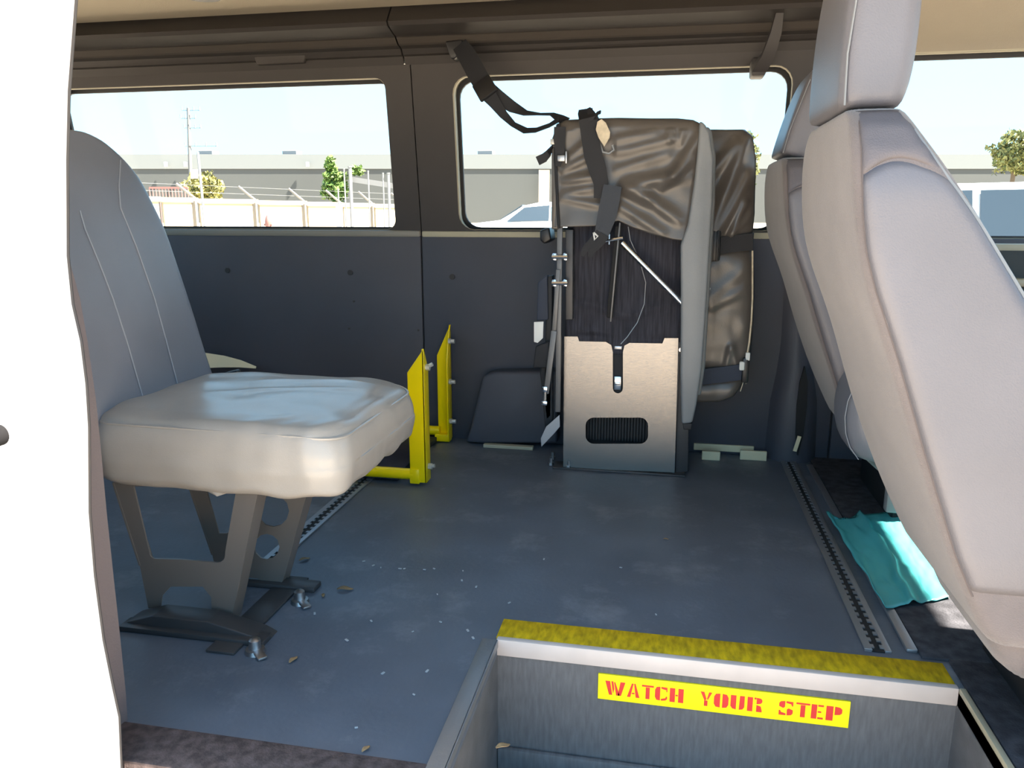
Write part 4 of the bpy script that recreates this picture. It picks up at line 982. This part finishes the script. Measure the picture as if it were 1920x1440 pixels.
# parked cars: lofted bodies
def car(label, c, ang, L_, secs, glass_):
    t = thing('parked_car', label, 'car', (c[0], c[1], GZ)); ca, sa_ = math.cos(ang), math.sin(ang)
    def T(x, y, z): return Vector((c[0]+x*ca-y*sa_, c[1]+x*sa_+y*ca, GZ+z))
    loops = []
    for x, zt, zs, wd, wt in secs:      # station, roof height, shoulder height, body half width, roof half width
        loops.append([T(x, -wd*.92, .28), T(x, -wd, .55), T(x, -wd, zs), T(x, -wt, max(zs, zt-.06)), T(x, -wt*.8, zt), T(x, wt*.8, zt), T(x, wt, max(zs, zt-.06)), T(x, wd, zs), T(x, wd, .55), T(x, wd*.92, .28)])
    obj('body', MB().loft(loops), 'car_white', t, True, 35)
    for q in glass_:
        P = [T(*k) for k in q]; m = MB(); nrm = (P[1]-P[0]).cross(P[2]-P[0]).normalized()
        m.prism(list(range(len(P))), lambda *k: Vector(), (0, 0, 1)) if False else None
        va = [m.bm.verts.new(k+nrm*.012) for k in P]; vb = [m.bm.verts.new(k-nrm*.012) for k in P]; n_ = len(P)
        m.bm.faces.new(va); m.bm.faces.new(vb[::-1])
        for k in range(n_): m.bm.faces.new((va[k], vb[k], vb[(k+1) % n_], va[(k+1) % n_]))
        obj('car_window', m, 'car_glass', t)
    for x in (-L_*.31, L_*.31):
        for y in (-1, 1):
            wd = .86; m = MB(); m.cyl(T(x, y*wd-.1, .34), T(x, y*wd+.1, .34), .34, 18); obj('wheel', m, 'tyre', t, True)
    return t
# car side faces us: its length runs along local x
c = far(1006, 420, 24)
secs = [(-2.3, .75, .72, .70, .6), (-2.2, .92, .88, .82, .7), (-1.7, 1.05, .98, .9, .75), (-1.05, 1.12, 1.04, .92, .72), (-.75, 1.28, 1.06, .92, .66), (-.35, 1.50, 1.08, .92, .62), (.2, 1.60, 1.1, .92, .62), (1.2, 1.58, 1.1, .92, .62), (1.8, 1.48, 1.1, .9, .6), (2.15, 1.1, 1.05, .86, .7), (2.3, .8, .78, .75, .7)]
secs = [tuple(q*1.12 if k else q for k, q in enumerate(r)) for r in secs]
car('white parked car with sloping bonnet seen low in the middle window', (c.x, c.y), .08, 4.6, secs,
    [[(-.80, -1.035, 1.22), (-.30, -.80, 1.62), (.45, -.76, 1.69), (.45, -1.04, 1.24)], [(.52, -1.04, 1.24), (.52, -.76, 1.69), (1.25, -.76, 1.68), (1.6, -.90, 1.48), (1.6, -1.03, 1.25)],
     [(-1.04, .62, 1.27), (-1.04, -.62, 1.27), (-.38, -.56, 1.70), (-.38, .56, 1.70)]])
c = far(2010, 450, 8)
secs = [(-2.4, 1.2, 1.0, .85, .75), (-2.3, 1.62, 1.1, .95, .78), (-2.0, 1.74, 1.15, .98, .76), (.4, 1.78, 1.15, .98, .76), (1.0, 1.5, 1.12, .98, .74), (1.4, 1.2, 1.1, .97, .8), (2.3, 1.05, 1.0, .92, .8), (2.5, .8, .75, .8, .7)]
car('tall white parked car with dark windows seen through the front window', (c.x, c.y), -.10, 4.9, secs,
    [[(-2.1, -.985, 1.17), (-2.0, -.80, 1.66), (-1.15, -.79, 1.68), (-1.15, -.99, 1.17)], [(-1.08, -.99, 1.17), (-1.08, -.79, 1.68), (-.1, -.79, 1.69), (-.1, -.99, 1.17)], [(-.03, -.99, 1.17), (-.03, -.79, 1.69), (.5, -.80, 1.66), (1.1, -.99, 1.17)]])
